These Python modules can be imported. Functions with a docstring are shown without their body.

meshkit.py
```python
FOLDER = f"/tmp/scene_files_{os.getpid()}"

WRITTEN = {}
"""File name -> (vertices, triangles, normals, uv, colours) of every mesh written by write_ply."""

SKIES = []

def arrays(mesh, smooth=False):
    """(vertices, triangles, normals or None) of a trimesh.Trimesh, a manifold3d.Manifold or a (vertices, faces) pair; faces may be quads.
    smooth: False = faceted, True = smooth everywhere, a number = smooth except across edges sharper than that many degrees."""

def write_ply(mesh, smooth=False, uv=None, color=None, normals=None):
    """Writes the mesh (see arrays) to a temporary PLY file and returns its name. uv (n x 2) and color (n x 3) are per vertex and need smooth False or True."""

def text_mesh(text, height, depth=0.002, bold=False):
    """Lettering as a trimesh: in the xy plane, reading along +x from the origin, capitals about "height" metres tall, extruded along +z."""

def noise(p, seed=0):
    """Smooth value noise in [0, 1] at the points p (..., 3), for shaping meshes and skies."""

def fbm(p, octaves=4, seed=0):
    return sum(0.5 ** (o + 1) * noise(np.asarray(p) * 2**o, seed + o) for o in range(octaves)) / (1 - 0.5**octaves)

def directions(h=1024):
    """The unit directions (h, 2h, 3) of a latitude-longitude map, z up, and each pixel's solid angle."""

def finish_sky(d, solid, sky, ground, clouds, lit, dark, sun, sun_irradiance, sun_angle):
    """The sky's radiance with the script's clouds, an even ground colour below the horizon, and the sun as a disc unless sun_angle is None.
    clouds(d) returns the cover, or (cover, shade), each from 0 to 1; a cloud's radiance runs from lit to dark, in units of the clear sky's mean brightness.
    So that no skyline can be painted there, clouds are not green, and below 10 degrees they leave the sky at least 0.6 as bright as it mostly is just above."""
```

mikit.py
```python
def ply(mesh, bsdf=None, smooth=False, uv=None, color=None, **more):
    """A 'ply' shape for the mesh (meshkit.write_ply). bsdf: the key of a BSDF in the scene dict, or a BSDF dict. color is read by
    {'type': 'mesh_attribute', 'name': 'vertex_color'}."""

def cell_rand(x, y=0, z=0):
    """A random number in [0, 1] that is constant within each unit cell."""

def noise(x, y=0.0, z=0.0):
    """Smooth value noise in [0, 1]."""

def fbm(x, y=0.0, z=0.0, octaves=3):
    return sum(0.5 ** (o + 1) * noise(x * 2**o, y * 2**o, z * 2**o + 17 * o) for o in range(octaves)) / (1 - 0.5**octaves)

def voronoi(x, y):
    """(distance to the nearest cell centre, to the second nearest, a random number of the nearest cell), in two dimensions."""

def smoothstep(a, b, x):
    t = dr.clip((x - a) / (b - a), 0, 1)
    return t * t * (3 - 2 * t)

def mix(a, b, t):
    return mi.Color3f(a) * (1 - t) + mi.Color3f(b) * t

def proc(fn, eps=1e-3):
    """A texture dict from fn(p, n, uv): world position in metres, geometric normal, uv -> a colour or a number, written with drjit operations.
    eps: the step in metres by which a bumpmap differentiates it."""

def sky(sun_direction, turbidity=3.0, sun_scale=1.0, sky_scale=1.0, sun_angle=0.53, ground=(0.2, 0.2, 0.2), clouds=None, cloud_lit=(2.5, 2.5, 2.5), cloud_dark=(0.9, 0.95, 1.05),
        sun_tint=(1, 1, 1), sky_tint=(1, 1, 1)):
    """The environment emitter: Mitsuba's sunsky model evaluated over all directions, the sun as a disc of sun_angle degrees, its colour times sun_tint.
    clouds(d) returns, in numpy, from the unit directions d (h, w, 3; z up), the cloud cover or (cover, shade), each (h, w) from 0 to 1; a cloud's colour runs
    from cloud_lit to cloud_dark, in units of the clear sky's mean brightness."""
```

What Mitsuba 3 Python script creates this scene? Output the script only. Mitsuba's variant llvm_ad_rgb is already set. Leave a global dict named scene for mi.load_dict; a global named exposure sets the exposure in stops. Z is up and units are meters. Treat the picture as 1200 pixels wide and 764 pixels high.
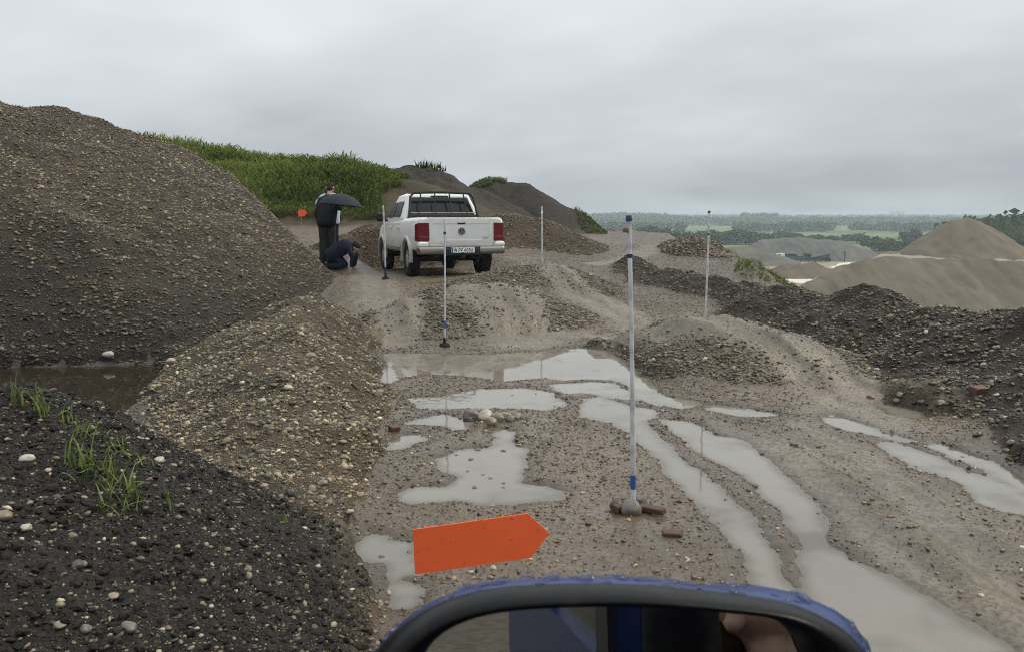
import math, random
import numpy as np, trimesh, shapely, drjit as dr, mitsuba as mi, mikit, meshkit
import manifold3d as m3
from scipy import ndimage
from scipy.interpolate import RegularGridInterpolator
T = mi.ScalarTransform4f
rng = np.random.default_rng(7)
random.seed(7)
scene, labels = {}, {}

# ------------------------------------------------------------------ camera, sky, exposure
PITCH = math.atan(129 / 960)
EYE = np.array([0, 0, 1.9])
FWD = np.array([0, math.cos(PITCH), -math.sin(PITCH)])
UPV = np.array([0, math.sin(PITCH), math.cos(PITCH)])
HAZE = 0.00045
scene['camera'] = {'type': 'thinlens', 'fov': 2 * math.degrees(math.atan(0.625)), 'fov_axis': 'x', 'aperture_radius': 0.0008, 'focus_distance': 9.0,
                   'near_clip': 0.05, 'far_clip': 12000.0,
                   'to_world': T().look_at(origin=EYE.tolist(), target=(EYE + FWD).tolist(), up=[0, 0, 1]),
                   'medium': {'type': 'ref', 'id': 'air'}}


def cloud_cover(d):
    el = np.clip(d[..., 2], 0, 1)
    k = 1.0 / (el + 0.18)
    p = np.stack([(d[..., 0] + 0.25 * d[..., 1]) * k, d[..., 1] * k * 0.85, el * 2.5], -1)
    n = meshkit.fbm(p * 1.1 + [3.1, 1.7, 0], 5, 3)
    n2 = meshkit.fbm(p * [2.6, 3.2, 1] + [9.1, 4.2, 0], 5, 11)
    az = d[..., 0] / np.maximum(np.hypot(d[..., 0], d[..., 1]), 1e-6)
    shade = 0.88 - 0.98 * el + 0.16 * np.clip(az, -1, 1) * (1 - el) + (0.46 + 0.35 * el) * (n - 0.5) + 0.11 * (n2 - 0.5)
    return np.ones_like(el), np.clip(shade, 0, 1)


scene['sky_light'] = mikit.sky([0.62, 0.22, 0.75], turbidity=3, sun_scale=0.30, sun_angle=24, sun_tint=(0.93, 1.0, 1.06), clouds=cloud_cover,
                               cloud_lit=(2.72, 2.85, 2.95), cloud_dark=(0.88, 0.965, 1.03), ground=(0.13, 0.12, 0.1))
exposure = 2.4


# ------------------------------------------------------------------ helpers
def ray(px, py):
    return FWD + np.array([1, 0, 0]) * (px - 600) / 960 + UPV * (382 - py) / 960


def at(px, py, Y):
    r = ray(px, py)
    return EYE + r * Y / r[1]


def gnd(px, py, z=0.0):
    r = ray(px, py)
    return EYE + r * (z - EYE[2]) / r[2]


def add(key, mesh, bsdf, smooth=False, label=None, cat=None, group=None, kind=None, color=None, uv=None, **more):
    if key in scene:
        n = 1
        while f'{key}_{n:03d}' in scene:
            n += 1
        key = f'{key}_{n:03d}'
    scene[key] = mikit.ply(mesh, bsdf, smooth=smooth, color=color, uv=uv, **more)
    tag(key, label, cat, group, kind)
    return key


def tag(key, label=None, cat=None, group=None, kind=None):
    e = {k: v for k, v in (('label', label), ('category', cat), ('group', group), ('kind', kind)) if v}
    if e:
        labels[key] = e


def tm(man):
    m = man.to_mesh()
    return trimesh.Trimesh(m.vert_properties[:, :3], m.tri_verts, process=False)


def man(mesh):
    mesh = mesh.copy()
    mesh.merge_vertices()
    return m3.Manifold(m3.Mesh(np.asarray(mesh.vertices, np.float32), np.asarray(mesh.faces, np.uint32)))


def ball(c, r, n=16):
    return m3.Manifold.sphere(r, n).translate(list(map(float, c)))


def rbox(lo, hi, r, n=12):
    lo, hi = np.array(lo, float), np.array(hi, float)
    r = min(r, float((hi - lo).min()) / 2 - 1e-4)
    return m3.Manifold.batch_hull([ball([x, y, z], r, n) for x in (lo[0] + r, hi[0] - r) for y in (lo[1] + r, hi[1] - r) for z in (lo[2] + r, hi[2] - r)])


def hull(pts, r, n=12):
    return m3.Manifold.batch_hull([ball(p, r, n) for p in pts])


def chain(pts, radii, n=14):
    """hulls of neighbouring balls, joined"""
    return m3.Manifold.batch_boolean([m3.Manifold.batch_hull([ball(a, ra, n), ball(b, rb, n)]) for a, b, ra, rb in zip(pts[:-1], pts[1:], radii[:-1], radii[1:])], m3.OpType.Add)


def union(ms):
    return m3.Manifold.batch_boolean(ms, m3.OpType.Add)


def tube(pts, r, n=8, caps=True):
    pts = np.asarray(pts, float)
    r = np.broadcast_to(r, len(pts))
    t = np.gradient(pts, axis=0)
    t /= np.linalg.norm(t, axis=1, keepdims=True)
    ref = np.array([0.3, 0.2, 1.0]) if abs(t[0][2]) < 0.9 else np.array([1.0, 0.2, 0])
    u = np.cross(t, ref)
    u /= np.linalg.norm(u, axis=1, keepdims=True)
    w = np.cross(t, u)
    a = np.arange(n) * 2 * np.pi / n
    rings = pts[:, None] + r[:, None, None] * (np.cos(a)[None, :, None] * u[:, None] + np.sin(a)[None, :, None] * w[:, None])
    return loft(rings, caps)


def loft(rings, caps=True):
    rings = np.asarray(rings, float)
    k, n = rings.shape[:2]
    v = rings.reshape(-1, 3)
    f = []
    for i in range(k - 1):
        for j in range(n):
            a, b = i * n + j, i * n + (j + 1) % n
            f += [[a, b, b + n], [a, b + n, a + n]]
    if caps:
        v = np.vstack([v, rings[0].mean(0), rings[-1].mean(0)])
        for j in range(n):
            f += [[(j + 1) % n, j, k * n], [(k - 1) * n + j, (k - 1) * n + (j + 1) % n, k * n + 1]]
    m = trimesh.Trimesh(v, f, process=False)
    if caps and m.volume < 0:
        m.invert()
    return m


def cat(ms):
    return trimesh.util.concatenate(ms)


def box(lo, hi):
    lo, hi = np.array(lo, float), np.array(hi, float)
    return trimesh.creation.box(hi - lo, trimesh.transformations.translation_matrix((lo + hi) / 2))


def extrude(poly, h):
    return trimesh.creation.extrude_polygon(poly, h, engine='earcut')


def moved(mesh, M):
    m = mesh.copy()
    m.apply_transform(M)
    return m


def frame(o, x, y, z):
    M = np.eye(4)
    M[:3, 0], M[:3, 1], M[:3, 2], M[:3, 3] = x, y, z, o
    return M


def sstep(a, b, x):
    t = np.clip((x - a) / (b - a), 0, 1)
    return t * t * (3 - 2 * t)


def nz(x, y, s, seed=0, oct=3):
    return meshkit.fbm(np.stack([x / s, y / s, np.zeros_like(x) + seed * 7.3], -1), oct, seed) - 0.5


def rgb(*c):
    return {'type': 'rgb', 'value': list(map(float, c))}


def principled(color, rough=0.5, spec=0.5, **k):
    return {'type': 'principled', 'base_color': color if isinstance(color, dict) else rgb(*color), 'roughness': rough, 'specular': spec, **k}


# ------------------------------------------------------------------ materials
VC = {'type': 'mesh_attribute', 'name': 'vertex_color'}


def speck(p, n, uv):
    a = mikit.fbm(p.x * 55, p.y * 55, p.z * 55, 3)
    return mikit.smoothstep(0.42, 0.62, a) * 0.6


def speck_far(p, n, uv):
    a = mikit.fbm(p.x * 9, p.y * 9, p.z * 9, 4)
    return mikit.smoothstep(0.42, 0.62, a) * 0.5


def mud_rough(p, n, uv):
    a = mikit.fbm(p.x * 4, p.y * 4, 0, 3)
    low = mikit.smoothstep(0.12, 0.02, p.z + 0.06 * (a - 0.5))
    low = low * mikit.smoothstep(-3.2, -2.2, p.x)
    return dr.clip(0.50 - 0.26 * low + 0.30 * (a - 0.5), 0.13, 0.9)


def grit(p, n, uv):
    return mikit.fbm(p.x * 70, p.y * 70, p.z * 70, 3)


def lumps(p, n, uv):
    return mikit.fbm(p.x * 12, p.y * 12, p.z * 12, 4)


def bumped(b, tex, scale, eps=1e-3):
    return {'type': 'bumpmap', 'tex': mikit.proc(tex, eps), 'scale': scale, 'bsdf': b}


scene['mat_mud'] = {'type': 'twosided', 'bsdf': {'type': 'blendbsdf', 'weight': mikit.proc(speck),
    'a': bumped(principled(VC, mikit.proc(mud_rough), 0.6), grit, 0.0022),
    'b': principled((0.045, 0.037, 0.028), 0.5, 0.5)}}
scene['mat_soil'] = {'type': 'twosided', 'bsdf': {'type': 'blendbsdf', 'weight': mikit.proc(speck),
    'a': bumped(principled(VC, 0.75, 0.3), grit, 0.01),
    'b': principled((0.02, 0.017, 0.014), 0.7, 0.3)}}
scene['mat_heap'] = {'type': 'twosided', 'bsdf': {'type': 'blendbsdf', 'weight': mikit.proc(speck_far),
    'a': bumped(principled(VC, 0.8, 0.3), lumps, 0.05, 5e-3),
    'b': principled((0.035, 0.029, 0.022), 0.8, 0.3)}}


def rills(p, n, uv):
    return mikit.fbm(p.x * 1.1, p.y * 1.1, p.z * 0.5, 4) + 0.5 * mikit.fbm(p.x * 5, p.y * 5, p.z * 5, 3)


scene['mat_sand'] = {'type': 'twosided', 'bsdf': bumped(principled(VC, 0.9, 0.2), rills, 0.35, 2e-2)}
scene['mat_stone'] = {'type': 'twosided', 'bsdf': principled(VC, 0.42, 0.5)}
scene['mat_leaf'] = {'type': 'principledthin', 'base_color': VC, 'roughness': 0.6, 'diff_trans': 0.7}
scene['mat_plain_vc'] = {'type': 'twosided', 'bsdf': principled(VC, 0.85, 0.2)}


def ripple(p, n, uv):
    return mikit.fbm(p.x * 9, p.y * 9, 0, 2)


def silt(p, n, uv):
    a = mikit.fbm(p.x * 1.3 + 4, p.y * 1.3, 0, 3)
    b = mikit.fbm(p.x * 9, p.y * 9, 3, 3)
    return mikit.mix((0.24, 0.222, 0.188), (0.34, 0.322, 0.285), mikit.smoothstep(0.3, 0.7, 0.6 * a + 0.4 * b))


scene['mat_puddle'] = {'type': 'twosided', 'bsdf': bumped(principled(VC, 0.025, 0.75), ripple, 0.0006, 4e-3)}
scene['mat_pond'] = {'type': 'twosided', 'bsdf': bumped({'type': 'plastic', 'int_ior': 1.33, 'diffuse_reflectance': rgb(0.045, 0.036, 0.024), 'nonlinear': True}, ripple, 0.0012, 4e-3)}

# ------------------------------------------------------------------ terrain: height of the place, as spoil ridges on a plateau above a quarry
FLOOR = -14.0
PLATEAU = shapely.Polygon([(-70, -40), (9, -40), (7.4, 4), (6.8, 10), (6.0, 16), (6.3, 22), (5.6, 27), (6.5, 34), (8.5, 45), (6, 60), (-70, 75)])

RIDGES = {
    # name: (crest points, slope, rounding, noise amplitude, noise size)
    'gravel_heap': ([(-18, 12, 5.1), (-13.5, 15, 5.1), at(0, 118, 17.3), at(60, 122, 18.2), at(180, 170, 19.6), at(250, 206, 20.2), at(310, 239, 20.4), at(345, 266, 20.4)], 0.505, 0.4, 0.34, 1.6),
    'spoil_ridge': ([at(394, 352, 13.4), at(368, 344, 11.9), at(354, 356, 9.8), at(345, 392, 8.0), at(328, 448, 6.6), at(308, 508, 5.5), at(290, 572, 4.8)], 0.50, 0.12, 0.26, 0.6),
    'soil_bank': ([(-3.9, 4.5, 1.0), at(5, 474, 4.3), at(100, 498, 4.05), at(190, 545, 3.8), at(290, 610, 3.75), at(370, 650, 3.8)], 0.5, 0.25, 0.12, 0.6),
    'soil_shoulder': ([at(5, 474, 4.3), (-2.35, 2.6, 0.9), (-2.2, 0.5, 0.8), (-2.2, -4, 0.7)], 0.52, 0.3, 0.10, 0.6),
    'dirt_hump': ([at(500, 350, 13.3), at(540, 335, 13.9), at(582, 335, 14.1), at(615, 346, 14.0)], 0.50, 0.55, 0.10, 1.2),
    'dirt_hump_001': ([at(550, 328, 16.0), at(600, 316, 16.9), at(645, 311, 17.4), at(685, 334, 16.6), at(712, 354, 15.6)], 0.50, 0.5, 0.10, 1.0),
    'dirt_hump_002': ([at(795, 374, 10.7), at(850, 372, 10.5), at(900, 388, 10.0), at(950, 424, 9.3), at(985, 456, 8.8)], 0.48, 0.42, 0.08, 0.9),
    'rubble_bank': ([(5.7, 3, 0.9), (5.75, 6, 0.88), (5.75, 8.7, 0.86), at(1090, 357, 10.9), at(1010, 340, 12.2), at(950, 345, 13.4), at(870, 334, 16), at(800, 318, 18.2), at(735, 303, 20.5)], 0.50, 0.15, 0.34, 0.8),
    'brown_mound': ([at(786, 284, 24.5), at(812, 278, 24), at(845, 293, 23), at(880, 312, 21.5), at(915, 332, 20)], 0.62, 0.3, 0.34, 1.0),
    'earth_bank': ([at(392, 290, 23), at(412, 274, 23.5), at(440, 262, 24), at(520, 251, 25), at(590, 252, 25), at(630, 257, 25), at(665, 274, 25), at(700, 294, 24.5)], 0.55, 0.5, 0.3, 1.6),
    'dark_heap': ([at(400, 220, 36), at(450, 199, 36), at(500, 196, 36), at(545, 219, 36), at(590, 246, 36), at(640, 270, 36)], 0.62, 0.4, 0.6, 1.8),
    'dark_heap_001': ([at(530, 232, 42), at(572, 213, 42), at(608, 214, 42), at(640, 237, 42), at(690, 264, 42), at(725, 290, 42)], 0.62, 0.4, 0.6, 1.8),
    'grass_slope': ([at(-100, 135, 34), at(80, 150, 33), at(170, 172, 33), at(210, 182, 33), at(330, 189, 33), at(430, 200, 33), at(485, 212, 33)], 0.5, 0.8, 0.4, 2.6),
}


HEAP_EDGE = np.array([at(240, 430, 10.6)[:2], at(350, 370, 13.5)[:2], at(398, 340, 17.0)[:2], at(386, 318, 19.3)[:2], at(368, 298, 21.5)[:2], at(345, 275, 26)[:2], at(300, 240, 29)[:2]])
RIDGE_EDGE = np.array([gnd(400, 655)[:2], gnd(432, 600)[:2], gnd(446, 560)[:2], gnd(448, 520)[:2], gnd(452, 470)[:2], gnd(446, 430)[:2], gnd(446, 405)[:2], at(425, 375, 13)[:2], at(405, 352, 14.5)[:2]])
BANK_EDGE = np.array([gnd(440, 1100)[:2], gnd(450, 900)[:2], gnd(452, 764)[:2], gnd(452, 700)[:2], gnd(405, 642)[:2], gnd(330, 610)[:2], gnd(200, 560)[:2]])


def ridge(X, Y, pts, slope, rnd):
    out = np.full(X.shape, -50.0)
    for a, b in zip(pts[:-1], pts[1:]):
        a, b = np.asarray(a, float), np.asarray(b, float)
        d = b[:2] - a[:2]
        t = np.clip(((X - a[0]) * d[0] + (Y - a[1]) * d[1]) / (d @ d), 0, 1)
        dist = np.hypot(X - a[0] - t * d[0], Y - a[1] - t * d[1])
        out = np.maximum(out, a[2] + t * (b[2] - a[2]) - slope * (np.sqrt(dist**2 + rnd**2) - rnd))
    return out


def px_poly(pts):
    return shapely.Polygon([gnd(*p)[:2] for p in pts]).buffer(0)


PUDDLES_PX = [
    [(448,415),(470,414),(520,416),(560,416),(600,414),(630,413),(660,409),(690,408),(715,413),(735,425),(752,440),(775,457),(785,466),(820,471),(823,476),(800,480),(770,478),(745,466),(735,452),(715,446),(690,445),(660,447),(640,443),(612,446),(590,448),(560,443),(530,441),(500,440),(470,444),(455,450),(448,448)],
    [(682,469),(700,466),(735,476),(766,479),(771,489),(758,495),(763,508),(787,529),(807,547),(832,562),(850,585),(874,602),(888,630),(899,651),(913,669),(930,697),(945,730),(915,725),(895,693),(881,680),(878,651),(857,634),(832,609),(810,584),(789,563),(781,544),(753,526),(742,513),(716,497),(679,489)],
    [(771,492),(807,495),(839,513),(870,518),(891,537),(927,571),(955,599),(965,630),(990,651),(1018,672),(1060,693),(1095,714),(1130,735),(1165,756),(1175,764),(1290,860),(1000,860),(975,760),(948,720),(944,697),(941,669),(944,644),(934,627),(920,599),(896,582),(880,563),(849,547),(823,531),(797,513)],
    [(1026,521),(1041,518.5),(1062,524),(1099,537),(1136,555),(1172,568),(1200,581),(1290,622),(1290,652),(1200,607),(1183,605),(1151,592),(1130,576),(1115,566),(1083,555),(1057,539)],
    [(1088,524),(1104,521),(1125,531),(1151,539),(1172,547),(1200,563),(1260,590),(1260,606),(1200,576),(1162,555),(1125,542)],
    [(963,490),(986,490),(1013,500),(1040,509),(1075,518),(1060,521),(1030,513),(1010,509),(986,504),(971,498)],
    [(1022,474),(1055,476),(1085,484),(1078,492),(1045,488)],
    [(828,474),(860,477),(910,485),(905,491),(860,488),(830,482)],
    [(479,468),(520,466),(545,460),(565,457),(610,456),(645,462),(665,473),(640,482),(600,480),(560,480),(520,480),(490,480)],
    [(473,495),(500,491),(518,488),(546,495),(549,503),(536,505),(520,500),(478,500)],
    [(454,518),(476,510),(492,509),(503,518),(489,521),(473,529),(455,530)],
    [(578,503),(602,505),(600,521),(612,528),(607,547),(609,568),(640,572),(665,580),(660,588),(600,590),(560,590),(530,586),(505,590),(474,589),(470,578),(490,571),(520,572),(545,560),(525,553),(515,540),(540,530),(575,525),(583,515)],
    [(411,648),(424,633),(433,626),(449,628),(457,635),(483,637),(492,675),(470,677),(468,683),(490,688),(490,706),(477,717),(460,716),(460,697),(455,683),(453,662),(433,661),(418,657)],
    [(650,452),(690,449),(720,450),(736,459),(745,470),(720,468),(690,462),(660,462)],
]
PUDDLES = [px_poly(p) for p in PUDDLES_PX]
POND = px_poly([(-160, 440), (0, 431), (100, 429), (185, 426), (192, 440), (160, 470), (120, 500), (60, 520), (-60, 530), (-200, 500)])
WET = shapely.union_all(PUDDLES + [POND])
RX0, RY0, RS = -9.0, 2.0, 0.015
rx, ry = np.arange(RX0, 7.0, RS), np.arange(RY0, 14.0, RS)
RXX, RYY = np.meshgrid(rx, ry, indexing='ij')
inside = shapely.contains_xy(WET, RXX.ravel(), RYY.ravel()).reshape(RXX.shape)
SD = (ndimage.distance_transform_edt(~inside) - ndimage.distance_transform_edt(inside)) * RS
_sd = RegularGridInterpolator((rx, ry), SD, bounds_error=False, fill_value=60.0)


def shore(X, Y):
    return _sd(np.stack([X, Y], -1))


def polydist(X, Y, pts):
    out = np.full(X.shape, 1e9)
    for a, b in zip(pts[:-1], pts[1:]):
        d = (b[0] - a[0], b[1] - a[1])
        t = np.clip(((X - a[0]) * d[0] + (Y - a[1]) * d[1]) / (d[0]**2 + d[1]**2), 0, 1)
        out = np.minimum(out, np.hypot(X - a[0] - t * d[0], Y - a[1] - t * d[1]))
    return out


# wheel-worn smooth ways over the humps and the flat
WAYS = [([at(800, 388, 10.6), at(850, 384, 10.5), at(905, 410, 9.8), at(945, 440, 9.2), at(985, 470, 8.6), gnd(1010, 490)], 0.62),
        ([at(648, 314, 17.3), at(668, 334, 16.4), at(700, 356, 15.2), gnd(740, 385), gnd(770, 400), gnd(800, 410)], 0.55),
        ([at(700, 305, 21), at(760, 292, 24), at(770, 288, 26)], 0.4),
        ([at(430, 330, 18), at(445, 360, 15), gnd(470, 390), gnd(460, 405)], 0.5),
        ([at(520, 330, 17.3), at(470, 325, 18), at(420, 318, 19.5)], 0.7),
        ([gnd(640, 400), gnd(700, 400), gnd(760, 420)], 0.25),
        ([at(560, 345, 13.4), gnd(600, 385), gnd(610, 405)], 0.65),
        ([gnd(940, 500), gnd(1010, 540), gnd(1080, 600), gnd(1160, 690), gnd(1210, 764)], 0.16),
        ([gnd(840, 500), gnd(930, 540), gnd(1000, 610), gnd(1090, 700), gnd(1130, 740)], 0.12)]


def worn(X, Y):
    w = np.zeros_like(X)
    for pts, r in WAYS:
        w = np.maximum(w, 1 - sstep(0.55 * r, 1.25 * r, polydist(X, Y, pts) + 0.35 * r * nz(X, Y, 0.5, 4)))
    flat = np.exp(-(((X - 2.6 - 0.35 * (Y - 6)) / 1.5)**4)) * sstep(3.5, 4.5, Y) * sstep(9.3, 8.3, Y) * (X > 0.9 - 0.1 * (Y - 6))
    w = np.maximum(w, 0.7 * flat * sstep(-0.02, 0.16, nz(X, Y, 0.8, 14, 4)))
    return w


RUTS = [[gnd(700, 398), gnd(765, 442), gnd(835, 480), gnd(930, 516), gnd(1045, 578), gnd(1160, 665), gnd(1230, 720)], [gnd(985, 476), gnd(1085, 520), gnd(1200, 590), gnd(1300, 650)],
        [gnd(850, 500), gnd(960, 590), gnd(1080, 690), gnd(1160, 764)], [gnd(930, 500), gnd(1040, 545), gnd(1200, 655)], [gnd(745, 390), at(695, 356, 15.2), at(662, 335, 16.4), at(640, 316, 17.3)], [gnd(790, 400), at(735, 352, 15.5), at(690, 330, 16.5), at(672, 318, 17.2)],
        [gnd(462, 402), at(440, 355, 15), at(440, 330, 18)], [gnd(505, 402), at(478, 355, 15.2), at(480, 328, 18)], [gnd(610, 402), at(602, 370, 13.0), at(585, 340, 13.6)], [gnd(560, 640), gnd(600, 560), gnd(640, 500), gnd(655, 480)], [gnd(700, 660), gnd(690, 580), gnd(670, 505)],
        [at(825, 380, 10.6), at(880, 405, 9.9), at(930, 445, 9.1), gnd(985, 480)], [at(870, 380, 10.5), at(930, 405, 9.8), at(975, 440, 9.1), gnd(1030, 475)]]


def ruts(X, Y):
    out = np.zeros_like(X)
    for k, pts in enumerate(RUTS):
        d = polydist(X, Y, pts) + 0.10 * nz(X, Y, 0.5, 100 + k, 3) + 0.04 * nz(X, Y, 0.1, 120 + k, 2)
        fade = 0.55 + 0.9 * nz(X, Y, 1.1, 140 + k, 2)
        out += np.clip(fade, 0.1, 1) * (0.040 * np.exp(-((d - 0.24) / 0.08)**2) - 0.035 * sstep(0.17, 0.08, d))
    return out


def base_height(X, Y):
    left = 0.58 * sstep(11.5, 18, Y) + 0.28 * sstep(18, 21, Y) + 0.6 * sstep(22, 27, Y)
    right = 0.3 * sstep(12, 18, Y) + 0.35 * sstep(18, 21.5, Y) + 0.28 * sstep(22, 25.5, Y)
    w = sstep(0.0, 2.5, X)
    h = left * (1 - w) + right * w
    return h + 0.019


def terrain(X, Y, fine=True):
    base = base_height(X, Y)
    base += 0.10 * nz(X, Y, 1.7, 1) * sstep(9, 13, Y) + 0.05 * nz(X, Y, 0.7, 2)
    if fine:
        base += 0.035 * nz(X, Y, 0.16, 3)
    parts = [base]
    for i, (name, (pts, slope, rnd, amp, size)) in enumerate(RIDGES.items()):
        c = ridge(X, Y, pts, slope, rnd)
        on = c > base - 1.5
        if on.any():
            x, y = X[on], Y[on]
            n = amp * 1.6 * nz(x, y, size, 20 + i, 4)
            if fine:
                rough = 1.0 if amp > 0.09 else 0.5
                rough = rough * (1 - 0.8 * worn(x, y))
                if name in ('rubble_bank', 'spoil_ridge', 'gravel_heap'):
                    n += (0.30 if name == 'rubble_bank' else 0.16) * np.abs(nz(x, y, 0.42, 95, 3)) - 0.04
                if 'soil' in name:
                    n += 0.07 * np.abs(nz(x, y, 0.11, 93, 2)) + 0.05 * nz(x, y, 0.05, 94, 2)
                n += rough * (0.10 * nz(x, y, 0.28, 40 + i, 3) + 0.035 * nz(x, y, 0.07, 60 + i, 2))
            c[on] += n
            if name == 'gravel_heap':  # its right end is cut off steeply along the track
                xe = np.interp(y, HEAP_EDGE[:, 1], HEAP_EDGE[:, 0])
                c[on] = np.minimum(c[on], base[on] - 0.1 + 1.0 * (xe - x) + 0.5 * n)
            if name == 'spoil_ridge':  # its steep side along the track
                xe = np.interp(y, RIDGE_EDGE[:, 1], RIDGE_EDGE[:, 0]) + 0.7 * nz(x, y, 0.7, 56, 4)
                c[on] = np.minimum(c[on], base[on] - 0.03 + 0.85 * (xe - x) + 0.5 * n)
            if name in ('soil_bank', 'soil_shoulder'):  # foot of the black bank along the track
                xe = np.interp(y, BANK_EDGE[:, 1], BANK_EDGE[:, 0])
                c[on] = np.minimum(c[on], base[on] - 0.06 + 0.62 * (xe - x) + 0.5 * n)
            if Y.min() < 14:
                sd_ = shore(x, y) + 0.30 * nz(x, y, 0.45, 55, 3) + 0.05
                c[on] = np.minimum(c[on], 0.02 + 0.68 * np.maximum(sd_, 0) + 0.4 * n)
        parts.append(c)
    which = np.argmax(parts, 0)
    h = parts[0]
    for c in parts[1:]:
        h = 0.5 * (h + c + np.sqrt((h - c)**2 + 0.12**2))
    if fine:
        h = h + ruts(X, Y)
    # wheels have levelled the ground under the pickup
    lx = (X + 1.061) * math.cos(0.3276) + (Y - 17.458) * math.sin(0.3276)
    ly = -(X + 1.061) * math.sin(0.3276) + (Y - 17.458) * math.cos(0.3276)
    w = sstep(1.9, 1.1, np.abs(lx)) * sstep(0.0, 0.8, ly) * sstep(6.4, 5.2, ly)
    h = h * (1 - w) + (0.575 - 0.0136 * ly + 0.25 * (h - ndimage.gaussian_filter(h, 8))) * w
    # falls away to the quarry outside the plateau
    out = shapely.distance(PLATEAU, shapely.points(X.ravel(), Y.ravel())).reshape(X.shape)
    h = np.maximum(h - np.maximum(0.68 * out - 0.05 * np.minimum(out, 1), 0) , FLOOR - 0.5)
    if fine:
        sd = shore(X, Y)
        near = sd < 1.5
        s = sd[near] + 0.18 * nz(X[near], Y[near], 0.35, 9, 3) + 0.10 * nz(X[near], Y[near], 0.09, 8, 2)
        k_ = sstep(0.0, 0.55, s)
        hh = h[near]
        hh = hh + (1 - k_) * (0.024 * nz(X[near], Y[near], 0.22, 51, 3) + 0.018 * nz(X[near], Y[near], 0.06, 52, 2))
        hh = np.where(hh < 0.12, 0.016 + (hh - 0.016) * (0.25 + 0.75 * k_), hh) + 0.008 * np.exp(-((s - 0.16) / 0.10)**2)
        w = sstep(-0.10, 0.10, s)
        h[near] = w * hh + (1 - w) * np.minimum(hh, np.where(X[near] < -2.6, -0.05, -0.022) + 0.055 * nz(X[near], Y[near], 0.30, 53, 3) + 0.02 * nz(X[near], Y[near], 0.07, 54, 2))
    return h, which


def lines(*spans):
    out = [spans[0][0]]
    for a, b, s in spans:
        n = max(1, int(round((b - a) / s)))
        out += list(np.linspace(a, b, n + 1)[1:])
    return np.array(out)


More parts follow.
